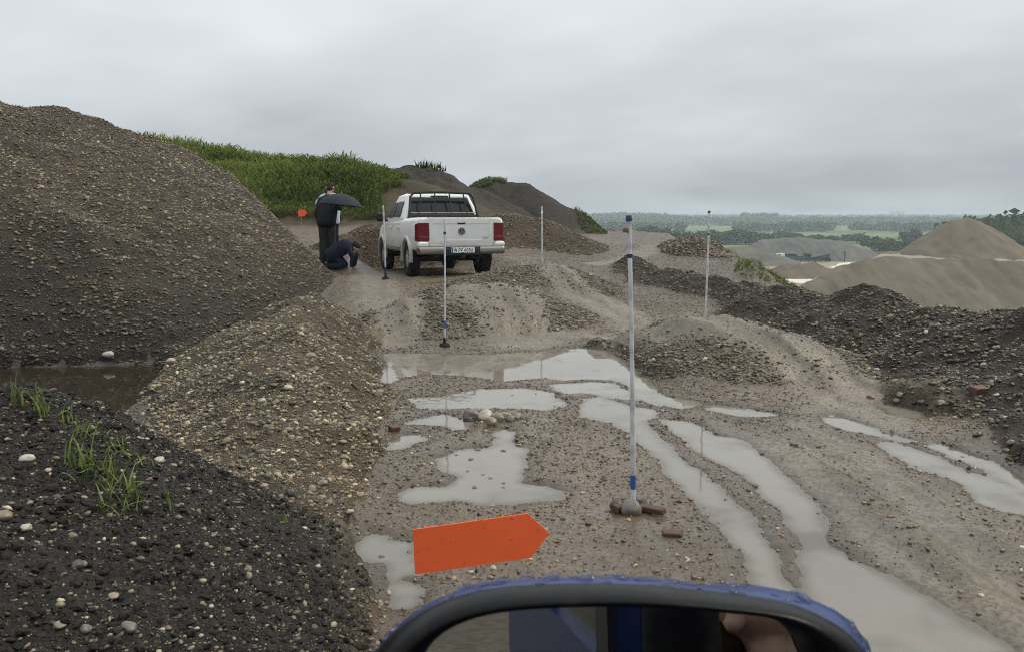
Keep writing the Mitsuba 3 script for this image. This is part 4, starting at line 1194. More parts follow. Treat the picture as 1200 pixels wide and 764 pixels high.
# umbrella held over them
UK = 'umbrella'
tag(UK, 'dark open umbrella held between the standing people', 'umbrella')
apex = at(400, 227.5, 19.0)
axis = np.array([.10, .04, 1.0])
axis /= np.linalg.norm(axis)
ex = np.cross([0, 1, 0], axis)
ex /= np.linalg.norm(ex)
ey = np.cross(axis, ex)
UM = frame(apex - axis * .26, ex, ey, axis)
R_, seg = .50, 8
rings = []
for t in np.linspace(0.02, 1, 9):
    ring_ = []
    for j in range(seg * 6):
        a = 2 * math.pi * j / (seg * 6)
        k = math.cos(math.pi / seg) / math.cos((a % (2 * math.pi / seg)) - math.pi / seg)
        sag = 1 - .05 * t * math.cos(seg * a) * 0
        rr = R_ * math.sin(t * 1.25) / math.sin(1.25) * (k * .9 + .1)
        ring_.append((rr * math.cos(a), rr * math.sin(a), .26 * (math.cos(t * 1.25) - math.cos(1.25)) / (1 - math.cos(1.25)) - .015 * t * (1 - k) * 10 * 0))
    rings.append(ring_)
outer = np.array(rings)
inn = outer * np.array([.985, .985, 1]) - np.array([0, 0, .004])
can = loft(np.concatenate([outer, inn[::-1]]), False)
add(f'{UK}__canopy', moved(can, UM), 'mat_cloth_umbrella', 40)
for j in range(seg):
    a = 2 * math.pi * j / seg
    add(f'{UK}__rib', moved(tube([(R_ * .97 * math.sin(t * 1.25) / math.sin(1.25) * math.cos(a), R_ * .97 * math.sin(t * 1.25) / math.sin(1.25) * math.sin(a), .26 * (math.cos(t * 1.25) - math.cos(1.25)) / (1 - math.cos(1.25)) - .012) for t in np.linspace(.05, 1, 7)], .003, 6), UM), 'mat_alloy', 30)
top_ = apex + axis * .05
add(f'{UK}__shaft', tube([top_, apex - axis * .3, (apex - axis * .3) * .4 + hand_a * .6, hand_a], .006, 8), 'mat_alloy', 30)
dh = hand_a - (apex - axis * .3)
dh /= np.linalg.norm(dh)
add(f'{UK}__handle', tube([hand_a - dh * .05, hand_a, hand_a + dh * .10], .013, 10), 'mat_black', 30)

# ------------------------------------------------------------------ the blue car whose door mirror fills the bottom edge
def blue_coat(p, n, uv):
    return mikit.mix((0.007, 0.020, 0.095), (0.011, 0.032, 0.14), mikit.fbm(p.x * 25, p.y * 25, p.z * 25, 3))


scene['mat_blue_paint'] = {'type': 'twosided', 'bsdf': principled(mikit.proc(blue_coat), 0.32, 0.5, metallic=0.25, clearcoat=1.0, clearcoat_gloss=0.92)}
scene['mat_frame_plastic'] = {'type': 'twosided', 'bsdf': bumped(principled(mikit.proc(lambda p, n, uv: mikit.mix((0.005, 0.005, 0.0055), (0.010, 0.010, 0.010), mikit.smoothstep(.55, .75, mikit.fbm(p.x * 60, p.y * 60, p.z * 60, 3)))), 0.28, 0.12), lambda p, n, uv: mikit.fbm(p.x * 300, p.y * 300, p.z * 300, 2), 0.00012, 2e-4)}
scene['mat_mirror'] = {'type': 'twosided', 'bsdf': {'type': 'conductor', 'specular_reflectance': rgb(.50, .52, .52)}}
scene['mat_drop'] = {'type': 'dielectric', 'int_ior': 1.33}
scene['mat_car_glass'] = {'type': 'thindielectric'}
scene['mat_seat'] = {'type': 'twosided', 'bsdf': principled((0.02, 0.02, 0.022), 0.8, 0.2)}
CK = 'blue_car'
tag(CK, 'blue car whose wet black framed door mirror fills the bottom edge', 'car')
mn = np.array([.045, -.985, .165])
mn /= np.linalg.norm(mn)
mu = np.array([0, 0, 1.0]) - mn * mn[2]
mu /= np.linalg.norm(mu)
mr = np.cross(mu, mn)
mo = EYE + ray(740, 860) * .455
MF = frame(mo, mr, mu, mn)


def on_mirror(pts):
    out = []
    for px, py in pts:
        r = ray(px, py)
        t = ((mo - EYE) @ mn) / (r @ mn)
        q = EYE + r * t - mo
        out.append((q @ mr, q @ mu))
    return np.array(out)


def by_angle(poly, n=160):
    """the closed outline, smoothed, sampled at even angles round its middle"""
    q = np.vstack([poly, poly[:1]])
    s = np.r_[0, np.cumsum(np.linalg.norm(np.diff(q, axis=0), axis=1))]
    from scipy.interpolate import CubicSpline, PchipInterpolator
    cs = CubicSpline(s, q, bc_type='periodic')
    d = cs(np.linspace(0, s[-1], 2000))[:-1]
    ang = np.unwrap(np.arctan2(d[:, 1], d[:, 0]))
    if ang[-1] < ang[0]:
        d, ang = d[::-1], ang[::-1]
    order = np.argsort(ang)
    a = np.linspace(0, 2 * np.pi, n + 1)[:-1]
    rad = np.interp(a, np.r_[ang[order] - 2 * np.pi, ang[order], ang[order] + 2 * np.pi], np.tile(np.linalg.norm(d[order], axis=1), 3))
    return np.stack([rad * np.cos(a), rad * np.sin(a)], 1)


OUT = by_angle(on_mirror([(437, 772), (466, 742), (510, 714), (560, 698), (640, 690), (720, 689), (800, 694), (880, 703), (932, 712), (976, 730), (1010, 755), (1027, 782), (1044, 850), (1038, 930), (985, 1000), (900, 1035), (740, 1045), (560, 1035), (450, 1000), (403, 930), (403, 850)]))
INN = by_angle(on_mirror([(500, 764), (526, 738), (560, 723), (610, 714), (700, 710), (780, 711), (850, 716), (902, 724), (930, 740), (948, 766), (960, 800), (966, 860), (958, 930), (920, 980), (830, 1000), (720, 1005), (580, 998), (505, 965), (478, 900), (480, 830)]))


def ring3(p2, z):
    return np.c_[p2, np.full(len(p2), z)]


mixo = lambda t: INN * (1 - t) + OUT * t
fr = [ring3(INN * .985, -.016), ring3(INN, -.004), ring3(mixo(.10), .004), ring3(mixo(.3), .011), ring3(mixo(.5), .0135), ring3(mixo(.7), .012), ring3(mixo(.86), .007), ring3(mixo(.96), 0), ring3(OUT, -.008), ring3(OUT * .99, -.022), ring3(OUT * .95, -.026)]
add(f'{CK}__door_mirror__frame', moved(loft(fr, False), MF), 'mat_frame_plastic', True)
g = shapely.Polygon(INN * 1.02)
gm = extrude(g, .003)
gm.apply_translation([0, 0, -.016])
add(f'{CK}__door_mirror__glass', moved(gm, MF), 'mat_mirror', False)
sh_off = np.array([.006, .0])
right = sstep(.05, .13, OUT[:, :1])
sh = [ring3(OUT * .985, -.006), ring3(OUT * (1.001 + .018 * right), -.012), ring3(OUT * (.990 + .065 * right), -.024), ring3(OUT * (.925 + .11 * right), -.045), ring3(OUT * (.84 + .13 * right), -.07), ring3(OUT * (.74 + .06 * right), -.092), ring3(OUT * .52, -.108), ring3(OUT * .25, -.114)]
sh_off = np.array([0., 0.])
shell = loft(sh, False)
cap_ = loft([sh[-1], ring3(OUT * .02 + sh_off, -.1145)], False)
shell = cat([shell, cap_])
add(f'{CK}__door_mirror__shell', moved(shell, MF), 'mat_blue_paint', True)
# raindrops on the shell and frame
drops = []
S3 = np.array(sh)
r2 = np.random.default_rng(5)
for _ in range(130):
    j = int(r2.integers(5, 76))
    i = float(r2.uniform(0.8, 3.6))
    i0 = int(i)
    p = S3[i0, j] * (1 - i + i0) + S3[i0 + 1, j] * (i - i0)
    n_ = np.cross(S3[i0, j + 1] - S3[i0, j - 1], S3[i0 + 1, j] - S3[i0, j])
    n_ /= np.linalg.norm(n_)
    n_ = n_ if n_[:2] @ OUT[j] > 0 else -n_
    r = float(np.clip(r2.pareto(1.8) * .0014 + .0014, .0014, .0048))
    s_ = trimesh.creation.icosphere(subdivisions=1, radius=r)
    s_.apply_scale([1, 1, .42])
    e_ = np.cross(n_, [0, 0, 1.0])
    e_ /= np.linalg.norm(e_)
    s_.apply_transform(frame(p + n_ * r * .1, e_, np.cross(n_, e_), n_))
    drops.append(s_)
add(f'{CK}__door_mirror__raindrops', moved(cat(drops), MF), 'mat_drop', True, kind='stuff')
xs = .33
arm = hull([mo + mr * .12 - mu * .06 - mn * .05, mo + mr * .12 - mu * .085 - mn * .06, [xs + .02, .34, 1.42], [xs + .02, .40, 1.40]], .02, 10)
add(f'{CK}__door_mirror__arm', tm(arm), 'mat_black', 40)
prof_ = [(-3.5, .45), (-3.55, 1.1), (-3.4, 1.95), (-3.1, 2.12), (-.55, 2.13), (-.22, 2.05), (.46, 1.40), (1.0, 1.16), (1.32, 1.02), (1.48, .82), (1.50, .45)]
poly = shapely.Polygon(prof_).buffer(-.05).buffer(.05)
outer_ = m3.Manifold.extrude(m3.CrossSection([np.array(poly.exterior.coords)[:-1]], m3.FillRule.EvenOdd), 1.85).rotate([90, 0, 90]).translate([xs, 0, 0])
inner_ = m3.Manifold.extrude(m3.CrossSection([np.array(shapely.Polygon(prof_).buffer(-.07).intersection(shapely.box(-5, .55, .45, 3)).exterior.coords)[:-1]], m3.FillRule.EvenOdd), 1.71).rotate([90, 0, 90]).translate([xs + .07, 0, 0])


def side_cut(pts, x0_, x1_):
    q = shapely.Polygon(pts).buffer(-.03).buffer(.03)
    return m3.Manifold.extrude(m3.CrossSection([np.array(q.exterior.coords)[:-1]], m3.FillRule.EvenOdd), x1_ - x0_).rotate([90, 0, 90]).translate([x0_, 0, 0])


fw = [(.28, 1.38), (-.27, 1.97), (-.92, 1.99), (-.92, 1.36)]
rw = [(-1.08, 1.36), (-1.08, 1.99), (-2.1, 1.99), (-2.15, 1.36)]
qw_ = [(-2.3, 1.36), (-2.27, 1.98), (-3.1, 1.95), (-3.2, 1.40)]
cuts = [side_cut(q, a_, b_) for q in (fw, rw, qw_) for a_, b_ in ((xs - .1, xs + .2), (xs + 1.65, xs + 2.0))] + [rbox((xs + .12, -.3, 1.45), (xs + 1.73, .6, 1.98), .05).rotate([0, 0, 0])]
cuts += [m3.Manifold.cylinder(.3, .40, .40, 40).rotate([0, 90, 0]).translate([x_, y_, .38]) for x_ in (xs - .02, xs + 1.57) for y_ in (.72, -2.6)]
add(f'{CK}__body', tm(outer_ - inner_ - union(cuts)), 'mat_blue_paint', 35)
for q in (rw, qw_):
    m = extrude(shapely.Polygon(q), .004)
    m.apply_transform(frame([xs + .03, 0, 0], [0, 1, 0], [0, 0, 1], [1, 0, 0]))
    add(f'{CK}__window', m, 'mat_glass_dark', False)
for y_ in (-.99, -2.2):
    add(f'{CK}__pillar_trim', box((xs - .004, y_ - .07, 1.37), (xs + .02, y_ + .07, 1.98)), 'mat_black', False)
add(f'{CK}__door_handle', tm(rbox((xs - .04, -.95, 1.10), (xs, -.72, 1.14), .015)), 'mat_blue_paint', 30)
for y_ in (.72, -2.6):
    for x_ in (xs + .13, xs + 1.72):
        wk = 'wheel'
        n_ = 0
        while f'{CK}__{wk}__tyre' in scene:
            n_ += 1
            wk = f'wheel_{n_:03d}'
        M = trimesh.transformations.translation_matrix([x_, y_, gz(x_, y_) + .385])
        add(f'{CK}__{wk}__tyre', moved(tyre, M), 'mat_rubber', 40)
        add(f'{CK}__{wk}__rim', moved(rim, M), 'mat_alloy', 30)
add(f'{CK}__seat', tm(union([rbox((xs + .2, -1.05, .75), (xs + .75, -.4, .95), .06), rbox((xs + .2, -1.15, .9), (xs + .75, -.95, 1.55), .06), rbox((xs + .34, -1.14, 1.57), (xs + .6, -1.02, 1.8), .05)])), 'mat_seat', 40)
add(f'{CK}__dashboard', tm(rbox((xs + .1, .1, .9), (xs + 1.74, .5, 1.3), .08)), 'mat_seat', 40)
person('person in a dark jacket inside the blue car, seen only in the mirror', dict(hip_l=(xs + .22, -.78, .98), hip_r=(xs + .42, -.78, .98), knee_l=(xs + .22, -.30, 1.02), knee_r=(xs + .44, -.30, 1.02), ank_l=(xs + .24, -.08, .66), ank_r=(xs + .46, -.08, .66),
        toe_l=(xs + .24, .08, .62), toe_r=(xs + .46, .08, .62), sho_l=(xs + .02, -.64, 1.28), sho_r=(xs + .36, -.66, 1.28), elb_l=(xs + .00, -.36, 1.24), elb_r=(xs + .46, -.42, 1.10), wri_l=(xs - .06, -.16, 1.66), wri_r=(xs + .34, -.2, 1.16), head=(xs + .15, -.53, 1.535), palm_l=(0, 1, 0)),
       (1, .45, -.1), dict(top='mat_cloth_black', legs='mat_cloth_grey'))

# ------------------------------------------------------------------ grass tufts on the black bank
def blades(n, r, h, spread, seed, lean=0.5, wide=.0045, col=((.085, .13, .030), (.20, .25, .085))):
    q = np.random.default_rng(seed)
    vs, fs, cs = [], [], []
    for i in range(n):
        a, rad = q.uniform(0, 2 * np.pi), r * math.sqrt(q.random())
        b = np.array([rad * math.cos(a), rad * math.sin(a), -.01])
        L = h * q.uniform(.45, 1.05)
        dirn = q.uniform(0, 2 * np.pi)
        d = np.array([math.cos(dirn), math.sin(dirn), 0])
        w = np.array([-d[1], d[0], 0]) * wide * q.uniform(.7, 1.3)
        le = lean * q.uniform(.2, 1.3)
        base_i = len(vs)
        ts = (0, .3, .6, .85, 1)
        for t in ts:
            p = b + np.array([0, 0, 1]) * L * (t - .45 * le * t * t) + d * L * le * t * t
            ww = w * (1 - t**1.6) + w * .05
            vs += [p - ww, p + ww]
        for k in range(len(ts) - 1):
            x = base_i + 2 * k
            fs += [[x, x + 1, x + 3], [x, x + 3, x + 2]]
        c = np.array(col[0]) * (1 - q.random()) + np.array(col[1]) * q.random()
        cs += [c * (.75 + .4 * t) for t in ts for _ in (0, 1)]
    return np.array(vs), np.array(fs), np.array(cs)


for i, (px, py, n, r, h, lean, lab) in enumerate(((22, 474, 12, .04, .17, .35, 'small upright grass tuft at the left edge of the black bank'), (48, 486, 12, .05, .20, .45, 'tall two bladed grass tuft on the bank before the pond'), (75, 496, 12, .05, .10, .7, 'short grass tuft at the pond side of the bank'),
        (105, 512, 26, .09, .12, .8, 'low spreading grass tuft right of the tall tufts'), (120, 560, 34, .12, .19, .8, 'largest arching grass tuft in the middle of the bank'), (98, 548, 20, .09, .15, .8, 'grass tuft left of the arching tuft'), (150, 585, 26, .08, .17, .7, 'bright grass tuft below the arching tuft'),
        (150, 535, 26, .12, .09, .9, 'thin flat grass beside the rounded pale stone'), (198, 594, 7, .03, .14, .35, 'single upright grass sprig right of the grass'), (165, 540, 16, .08, .10, .9, 'weak grass tuft on the stony slope'), (132, 600, 10, .06, .10, .8, 'lowest grass tuft on the bank'), (332, 612, 8, .05, .07, .8, 'tiny weed between the ridge and the black bank'))):
    p = on(px, py)
    v, f, c = blades(n, r, h, 1, 100 + i, lean)
    v[:, 2] += height(v[:, :2] + p[:2])
    v[:, :2] += p[:2]
    add('grass_tuft', (v, f), 'mat_leaf', False, lab, 'grass', color=c)

# ------------------------------------------------------------------ weeds of the green slope and of the heaps' flanks
def weeds(name, label, xs_, ys_, ok, n, h, seed, cols, wide=.02, parent=None):
    q = np.random.default_rng(seed)
    x, y = q.uniform(*xs_, n * 3), q.uniform(*ys_, n * 3)
    keep = ok(x, y)
    x, y = x[keep][:n], y[keep][:n]
    z = height(np.stack([x, y], -1))
    m = len(x)
    clump = nz(x, y, 1.6, seed, 3)
    hgt = h * (0.35 + 2.0 * np.clip(clump + .3, 0, 1)) * q.uniform(.5, 1.2, m)
    tone_ = np.clip(.5 + 2.2 * nz(x, y, 3.2, seed + 3, 3) + q.normal(0, .18, m), 0, 1)
    c = np.array(cols[0])[None] * (1 - tone_[:, None]) + np.array(cols[1])[None] * tone_[:, None]
    K = 4  # leaves on a stem
    vs, cs = [], []
    a0 = q.uniform(0, 2 * np.pi, m)
    lean_ = q.normal(0, .18, (m, 2))
    for k in range(K):
        a = a0 + k * 2.4
        t = (k + .6) / K
        b = np.stack([x + lean_[:, 0] * hgt * t, y + lean_[:, 1] * hgt * t, z + hgt * t * .85], -1)
        d = np.stack([np.cos(a), np.sin(a), 1.1 + 0 * a], -1) * (hgt * (.50 - .2 * t))[:, None]
        w = np.stack([-np.sin(a), np.cos(a), 0 * a], -1) * (wide * q.uniform(.7, 1.5, m))[:, None]
        vs.append(np.stack([b - d * .15, b + d * .45 - w, b + d + [0, 0, -.04], b + d * .45 + w], 1))
        cs.append(c * (.8 + .4 * t) * q.uniform(.8, 1.2, (m, 1)))
    v = np.concatenate(vs).reshape(-1, 3)
    f = (np.arange(len(v) // 4)[:, None, None] * 4 + np.array([[0, 1, 2], [0, 2, 3]])[None]).reshape(-1, 3)
    cc_ = np.repeat(np.concatenate(cs), 4, 0)
    add(name, (v, f), 'mat_leaf', False, label, None if parent else 'weeds', kind='stuff', color=cc_)


iG, iH1, iH2, iB = (NAMES.index(n) for n in ('grass_slope', 'dark_heap', 'dark_heap_001', 'brown_mound'))
which_at = RegularGridInterpolator((gx, gy), WHICH, method='nearest', bounds_error=False, fill_value=0)
GREEN = ((.040, .062, .016), (.175, .215, .055))
weeds('weeds', 'dense green weeds covering the tall slope behind the gravel heap', (-26, -2.2), (25, 37), lambda x, y: (x < -4.5 + .35 * (height(np.stack([x, y], -1)) - 2.5) + 2.2 * nz(x, y, 1.1, 92, 3)) & (which_at(np.stack([x, y], -1)) == iG) & (0.9 * nz(x, y, 1.6, 91, 4) + sstep(1.5, 2.5, height(np.stack([x, y], -1))) > .22), 36000, .46, 3, GREEN, .019)
weeds('weeds', 'bright green grass on the right flank of the farther dark heap', (2.5, 8), (38, 47), lambda x, y: (height(np.stack([x, y], -1)) < 4.4 - .9 * (x - 2.2) + .9) & (x > 3.2 + .35 * nz(x, y, 1.5, 6)) & (which_at(np.stack([x, y], -1)) == iH2) & (height(np.stack([x, y], -1)) > 4.5 - .95 * (x - 1.6) - 1.6), 1700, .12, 5, ((.045, .075, .018), (.13, .18, .04)), .03)
weeds('weeds', 'green grass on the left crest of the farther dark heap', (-3, -.3), (39, 45), lambda x, y: (which_at(np.stack([x, y], -1)) == iH2) & (height(np.stack([x, y], -1)) > 3.15 + .12 * (x + 1.5) + .9 * nz(x, y, .9, 77, 3)), 900, .18, 6, ((.045, .075, .018), (.12, .17, .04)), .03)
weeds('weeds', 'low weeds and grass on the slope right of the brown mound', (5.2, 9.2), (17, 24), lambda x, y: (nz(x, y, 1.4, 96, 3) + .12 * (x - 6.2) > .02), 1500, .13, 8, ((.035, .055, .018), (.13, .17, .04)), .018)
for i, (px, py, Y, h) in enumerate(((495, 196, 36, .5), (507, 198, 36, .42), (514, 200, 36, .3), (183, 172, 33, .55))):
    p = at(px, py, Y)
    q = np.random.default_rng(40 + i)
    v, f, c = blades(34, .34, h, 1, 60 + i, .5, .03, ((.03, .05, .015), (.07, .10, .03)))
    v[:, 2] += gz(p[0], p[1])
    v[:, :2] += p[:2]
    add('bush', (v, f), 'mat_leaf', False, ('small bush on the crest of the dark heap, tallest of three', 'small bush on the crest of the dark heap, middle of three', 'smallest bush on the crest of the dark heap', 'pale bush at the left end of the green slope')[i], 'bush', color=c)

# ------------------------------------------------------------------ quarry plant
scene['mat_teal'] = {'type': 'twosided', 'bsdf': principled((0.018, 0.075, 0.085), 0.5, 0.4)}
scene['mat_palesteel'] = {'type': 'twosided', 'bsdf': principled((0.62, 0.66, 0.68), 0.5, 0.4)}
QY = 282.0


def plant_box(k, px0, py0, px1, py1, mat, depth=3.0, Y=QY, smooth=False):
    a, b_ = at(px0, py1, Y), at(px1, py0, Y)
    add(k, tm(rbox((a[0], Y, a[2]), (b_[0], Y + depth, b_[2]), .08, 6)), mat, 30)


def floor_y(Y):
    """row of the photograph where the quarry floor lies at that distance"""
    return 253 + 960 * (EYE[2] - FLOOR) / Y


tag('screening_plant', 'teal screening plant with hoppers in front of the grey heap', 'machine')
fy = floor_y(QY) + .3
plant_box('screening_plant__housing', 912, 300, 944, 305.5, 'mat_teal')
plant_box('screening_plant__hopper', 922, 298, 934, 300.5, 'mat_black')
plant_box('screening_plant__hopper', 945, 297.5, 951, 301.5, 'mat_black')
plant_box('screening_plant__side_tank', 944.5, 302, 962, 306, 'mat_teal')
for px in (914, 922, 930, 938, 947, 955, 962):
    plant_box('screening_plant__leg', px, 304.5, px + 1, fy, 'mat_black', .3, QY + 1)
c0, c1 = at(950, 303, QY - 1), at(973, 297.5, QY - 1)
add('screening_plant__conveyor', tm(hull([c0, c1, c0 + [0, 1.2, 0], c1 + [0, 1.2, 0]], .35, 6)), 'mat_darkpaint', 30)
tag('site_van', 'small white van at the left end of the teal plant', 'van')
plant_box('site_van__body', 911.5, 297.5, 920, 301.2, 'mat_palesteel', 2, QY - 4)
plant_box('site_van__window', 912.3, 298, 914.5, 299.2, 'mat_glass_dark', .2, QY - 4.1)
for px in (913, 918):
    plant_box('site_van__wheel', px - .7, 300.8, px + .7, 302.6, 'mat_rubber', .3, QY - 4.2)
plant_box('site_van__ramp', 908, 302.4, 921, fy, 'mat_darkpaint', 4, QY - 5)
tag('wheel_loader', 'dark wheel loader parked right of the teal plant', 'loader')
plant_box('wheel_loader__body', 965, 299.5, 972, 303.5, 'mat_darkpaint', 2.5)
plant_box('wheel_loader__cab', 967, 296.5, 970.5, 299.7, 'mat_black', 2)
plant_box('wheel_loader__bucket', 961.5, 302.5, 965.3, 305.5, 'mat_black', 2.5)
for px in (967, 971):
    wc = at(px, 304.9, QY - .3)
    add('wheel_loader__wheel', tm(m3.Manifold.cylinder(.6, .62, .62, 20).rotate([90, 0, 0]).translate(wc.tolist())), 'mat_rubber', 40)
tag('steel_post', 'thin dark steel post standing right of the plant', 'post')
plant_box('steel_post__column', 989.6, 296, 990.8, fy, 'mat_black', .4)
plant_box('steel_post__head', 988.8, 295.2, 991.6, 296.6, 'mat_darkpaint', .6)

# ------------------------------------------------------------------ trees
def crown(seed, n=900, leaf=.10, col=((.022, .040, .014), (.060, .085, .028))):
    """leaf sprays through the volume of a crown one metre tall, uneven, with gaps"""
    q = np.random.default_rng(seed)
    lob = [(q.normal(0, .20), q.normal(0, .20), q.uniform(.35, .80), q.uniform(.16, .30)) for _ in range(11)] + [(0, 0, .55, .30)]
    P, C = [], []
    for x, y, z, r in lob:
        k = int(n * r * r / sum(l[3]**2 for l in lob))
        d = q.normal(0, 1, (k, 3))
        d /= np.linalg.norm(d, axis=1, keepdims=True)
        rr = r * q.random(k)**.28 * (1 + .25 * q.normal(0, 1, k))
        P.append(np.array([x, y, z]) + d * rr[:, None] * [1, 1, .9])
        C.append(np.full(k, q.uniform(0, 1)))
    P, C = np.concatenate(P), np.concatenate(C)
    m = len(P)
    e1 = q.normal(0, 1, (m, 3))
    e1 /= np.linalg.norm(e1, axis=1, keepdims=True)
    e2 = np.cross(e1, q.normal(0, 1, (m, 3)))
    e2 /= np.linalg.norm(e2, axis=1, keepdims=True)
    s = leaf * q.uniform(.5, 1.3, (m, 1))
    v = np.stack([P - e1 * s, P + e2 * s * .6, P + e1 * s, P - e2 * s * .6], 1).reshape(-1, 3)
    f = (np.arange(m)[:, None, None] * 4 + np.array([[0, 1, 2], [0, 2, 3]])[None]).reshape(-1, 3)
    t = np.clip(C * .7 + q.random(m) * .5, 0, 1)[:, None]
    c = np.array(col[0]) * (1 - t) + np.array(col[1]) * t
    return v, f, np.repeat(c, 4, 0)


def trunk(seed):
    q = np.random.default_rng(seed)
    ms = [chain([(0, 0, -.05), (0.01, 0, .25), (.0, .01, .55), (0, 0, .8)], [.035, .026, .016, .006], 8)]
    for k in range(6):
        a, z = q.uniform(0, 6.28), q.uniform(.25, .55)
        ms.append(chain([(0, 0, z), (.14 * math.cos(a), .14 * math.sin(a), z + .12), (.24 * math.cos(a), .24 * math.sin(a), z + .26)], [.014, .009, .004], 6))
    return tm(union(ms))


scene['mat_bark'] = {'type': 'twosided', 'bsdf': principled((0.06, 0.048, 0.036), 0.9, 0.1)}
CROWNS = []
for s in range(5):
    v, f, c = crown(200 + s)
    CROWNS.append((mikit.ply((v, f), 'mat_leaf', smooth=False, color=c), mikit.ply(trunk(300 + s), 'mat_bark', smooth=40)))
TREES = []
q = np.random.default_rng(21)


def tree(px, py_top, Y, width, label, group=None, base=None):
    top = at(px, py_top, Y)
    zb = FLOOR - .2 if base is None else base
    hgt = (top[2] - zb) / .98
    key = 'tree'
    n = 0
    while f'{key}__crown' in scene:
        n += 1
        key = f'tree_{n:03d}'
    tag(key, label, 'tree', group)
    cr, tr_ = CROWNS[n % 5]
    M = T().translate([top[0], Y, zb]).rotate([0, 0, 1], float(q.uniform(0, 360))).scale([width, width, hgt])
    scene[f'{key}__crown'] = {**cr, 'to_world': M}
    scene[f'{key}__trunk'] = {**tr_, 'to_world': M}


ORD = ('first', 'second', 'third', 'fourth', 'fifth', 'sixth', 'seventh', 'eighth', 'ninth', 'tenth', 'eleventh', 'twelfth', 'thirteenth', 'fourteenth', 'fifteenth', 'sixteenth', 'seventeenth', 'eighteenth', 'nineteenth')
GRP = 'trees of the dark row behind the quarry'
for i, px in enumerate(np.arange(828, 902, 5.2)):
    tree(px + q.uniform(-2, 2), 272 + q.uniform(-2.5, 3.0) + max(0, (px - 880) * .18), 470 + q.uniform(-22, 22), q.uniform(11, 16), f'dark green tree, {ORD[i]} from the left in the dense row behind the quarry', GRP)
for i, px in enumerate(np.arange(700, 830, 7.5)):
    tree(px + q.uniform(-3, 3), 275 + q.uniform(-5, 4), 400 + q.uniform(-50, 50), q.uniform(10, 15), f'green tree, {ORD[i]} from the left in the loose row left of the quarry', 'trees of the loose row left of the quarry')
tree(772, 266, 440, 14, 'taller tree standing out of the loose row left of the quarry')
tree(1072, 270, 420, 11, 'round lone tree in the fields left of the sand heap')
for i, (px, py, Y, w) in enumerate(sorted(((1032, 279, 380, 12), (1024, 281, 370, 9), (1005, 275, 470, 13), (1038, 283, 350, 10), (1050, 285, 345, 9), (990, 278, 480, 12), (975, 277, 480, 9), (960, 276, 480, 8), (1062, 283, 350, 8), (920, 271, 500, 12), (930, 274, 500, 9), (905, 275, 490, 9), (948, 276, 490, 9)))):
    tree(px, py, Y, w, f'dark low tree, {ORD[i]} from the left of those behind the grey heap', 'low trees behind the grey heap')
for i, (px, py, Y, w) in enumerate(sorted(((1150, 258, 300, 17), (1163, 254, 300, 18), (1178, 254, 305, 18), (1192, 257, 300, 17), (1206, 259, 295, 17), (1222, 258, 300, 18), (1156, 264, 280, 13), (1172, 266, 275, 14), (1190, 268, 275, 14), (1208, 268, 275, 14), (1165, 276, 262, 11), (1184, 278, 262, 11), (1202, 277, 262, 12), (1238, 262, 290, 16)))):
    tree(px, py, Y, w, f'big dark tree, {ORD[i]} from the left in the wood behind the sand heap', 'trees of the wood right behind the sand heap')


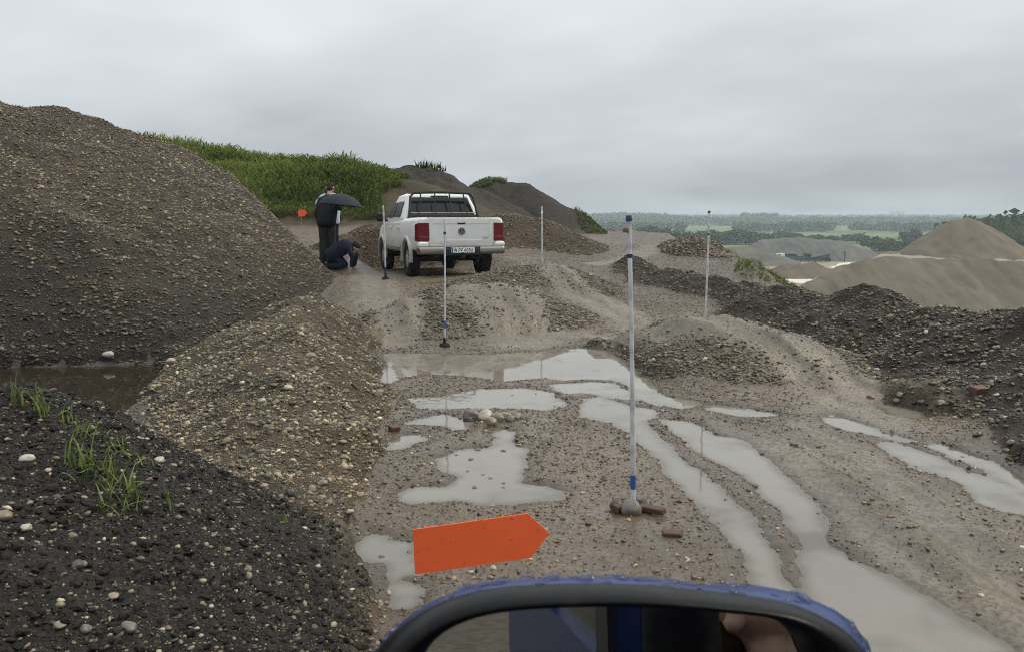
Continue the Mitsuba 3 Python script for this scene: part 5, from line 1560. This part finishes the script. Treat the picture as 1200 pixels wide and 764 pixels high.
def woodland(key, label, spots, seed, col):
    """far wood: many leafy crowns as one mass"""
    q_ = np.random.default_rng(seed)
    V, F, C, b_ = [], [], [], 0
    base_v, base_f, base_c = crown(seed, 90, .34, col)
    for px, py, Y in spots:
        top = at(px, py, Y)
        h_ = top[2] - FLOOR
        w_ = h_ * q_.uniform(1.0, 1.7)
        a = q_.uniform(0, 6.28)
        R = np.array([[math.cos(a), -math.sin(a), 0], [math.sin(a), math.cos(a), 0], [0, 0, 1]])
        v = (base_v @ R.T) * [w_, w_, h_] + [top[0], Y, FLOOR - .12 * h_]
        V.append(v), F.append(base_f + b_), C.append(base_c * q_.uniform(.8, 1.2))
        b_ += len(v)
    add(key, (np.vstack(V), np.vstack(F)), 'mat_leaf', False, label, 'wood', kind='stuff', color=np.vstack(C))


col_far = ((.020, .042, .018), (.050, .080, .030))
sp = [(px, 261 + q.uniform(-2, 2), q.uniform(820, 1000)) for px in np.arange(680, 960, 2.6) if q.random() < .75 and not 800 < px < 860]
sp += [(px, 262 + q.uniform(-3, 1.5), q.uniform(800, 950)) for px in np.r_[np.arange(925, 975, 2.2), np.arange(1000, 1110, 5)]]
woodland('woodland', 'middle line of bluish woods across the far fields', sp, 31, col_far)
sp = [(px, 254.5 + q.uniform(-1.4, 1.6), q.uniform(1250, 1700)) for px in np.arange(640, 1240, 1.5)]
woodland('woodland', 'pale blue line of woods along the horizon', sp, 32, col_far)
sp = [(px, 250 + 4 * ((px - 735) / 70)**2 + q.uniform(-1, 1.2), q.uniform(1500, 1700)) for px in np.arange(685, 800, .9)] + [(px, 250.5 + q.uniform(-1, 2), q.uniform(1500, 1700)) for px in np.arange(882, 905, .9)]
woodland('woodland', 'highest bluish wooded rise on the horizon at the left', sp, 33, col_far)
sp = [(px, 251.8 + q.uniform(-.8, 1.0), q.uniform(2200, 2900)) for px in np.arange(640, 1240, 1.5)]
woodland('woodland', 'faintest strip of woods at the very horizon', sp, 34, col_far)
tag('far_building', 'faint grey tower block on the horizon', 'building')
a_, b_ = at(1046, 254, 2300), at(1060, 248.5, 2300)
add('far_building__wall', box((a_[0], 2300, FLOOR), (b_[0], 2315, b_[2])), 'mat_palesteel', False)
a2 = at(1050, 248.5, 2300)
add('far_building__roof_house', box((a2[0], 2303, b_[2]), (a2[0] + 9, 2310, b_[2] + 4)), 'mat_palesteel', False)

# ------------------------------------------------------------------ the rainy air
scene['air'] = {'type': 'homogeneous', 'albedo': {'type': 'rgb', 'value': [.72, .83, .91]}, 'sigma_t': HAZE}
scene['haze'] = {'type': 'cube', 'to_world': T().translate([0, 4000, -2.6]).scale([7900, 5900, 12.6]), 'bsdf': {'type': 'null'}, 'interior': {'type': 'ref', 'id': 'air'}}
tag('haze', 'thin rainy haze over the far fields', None, None, 'stuff')
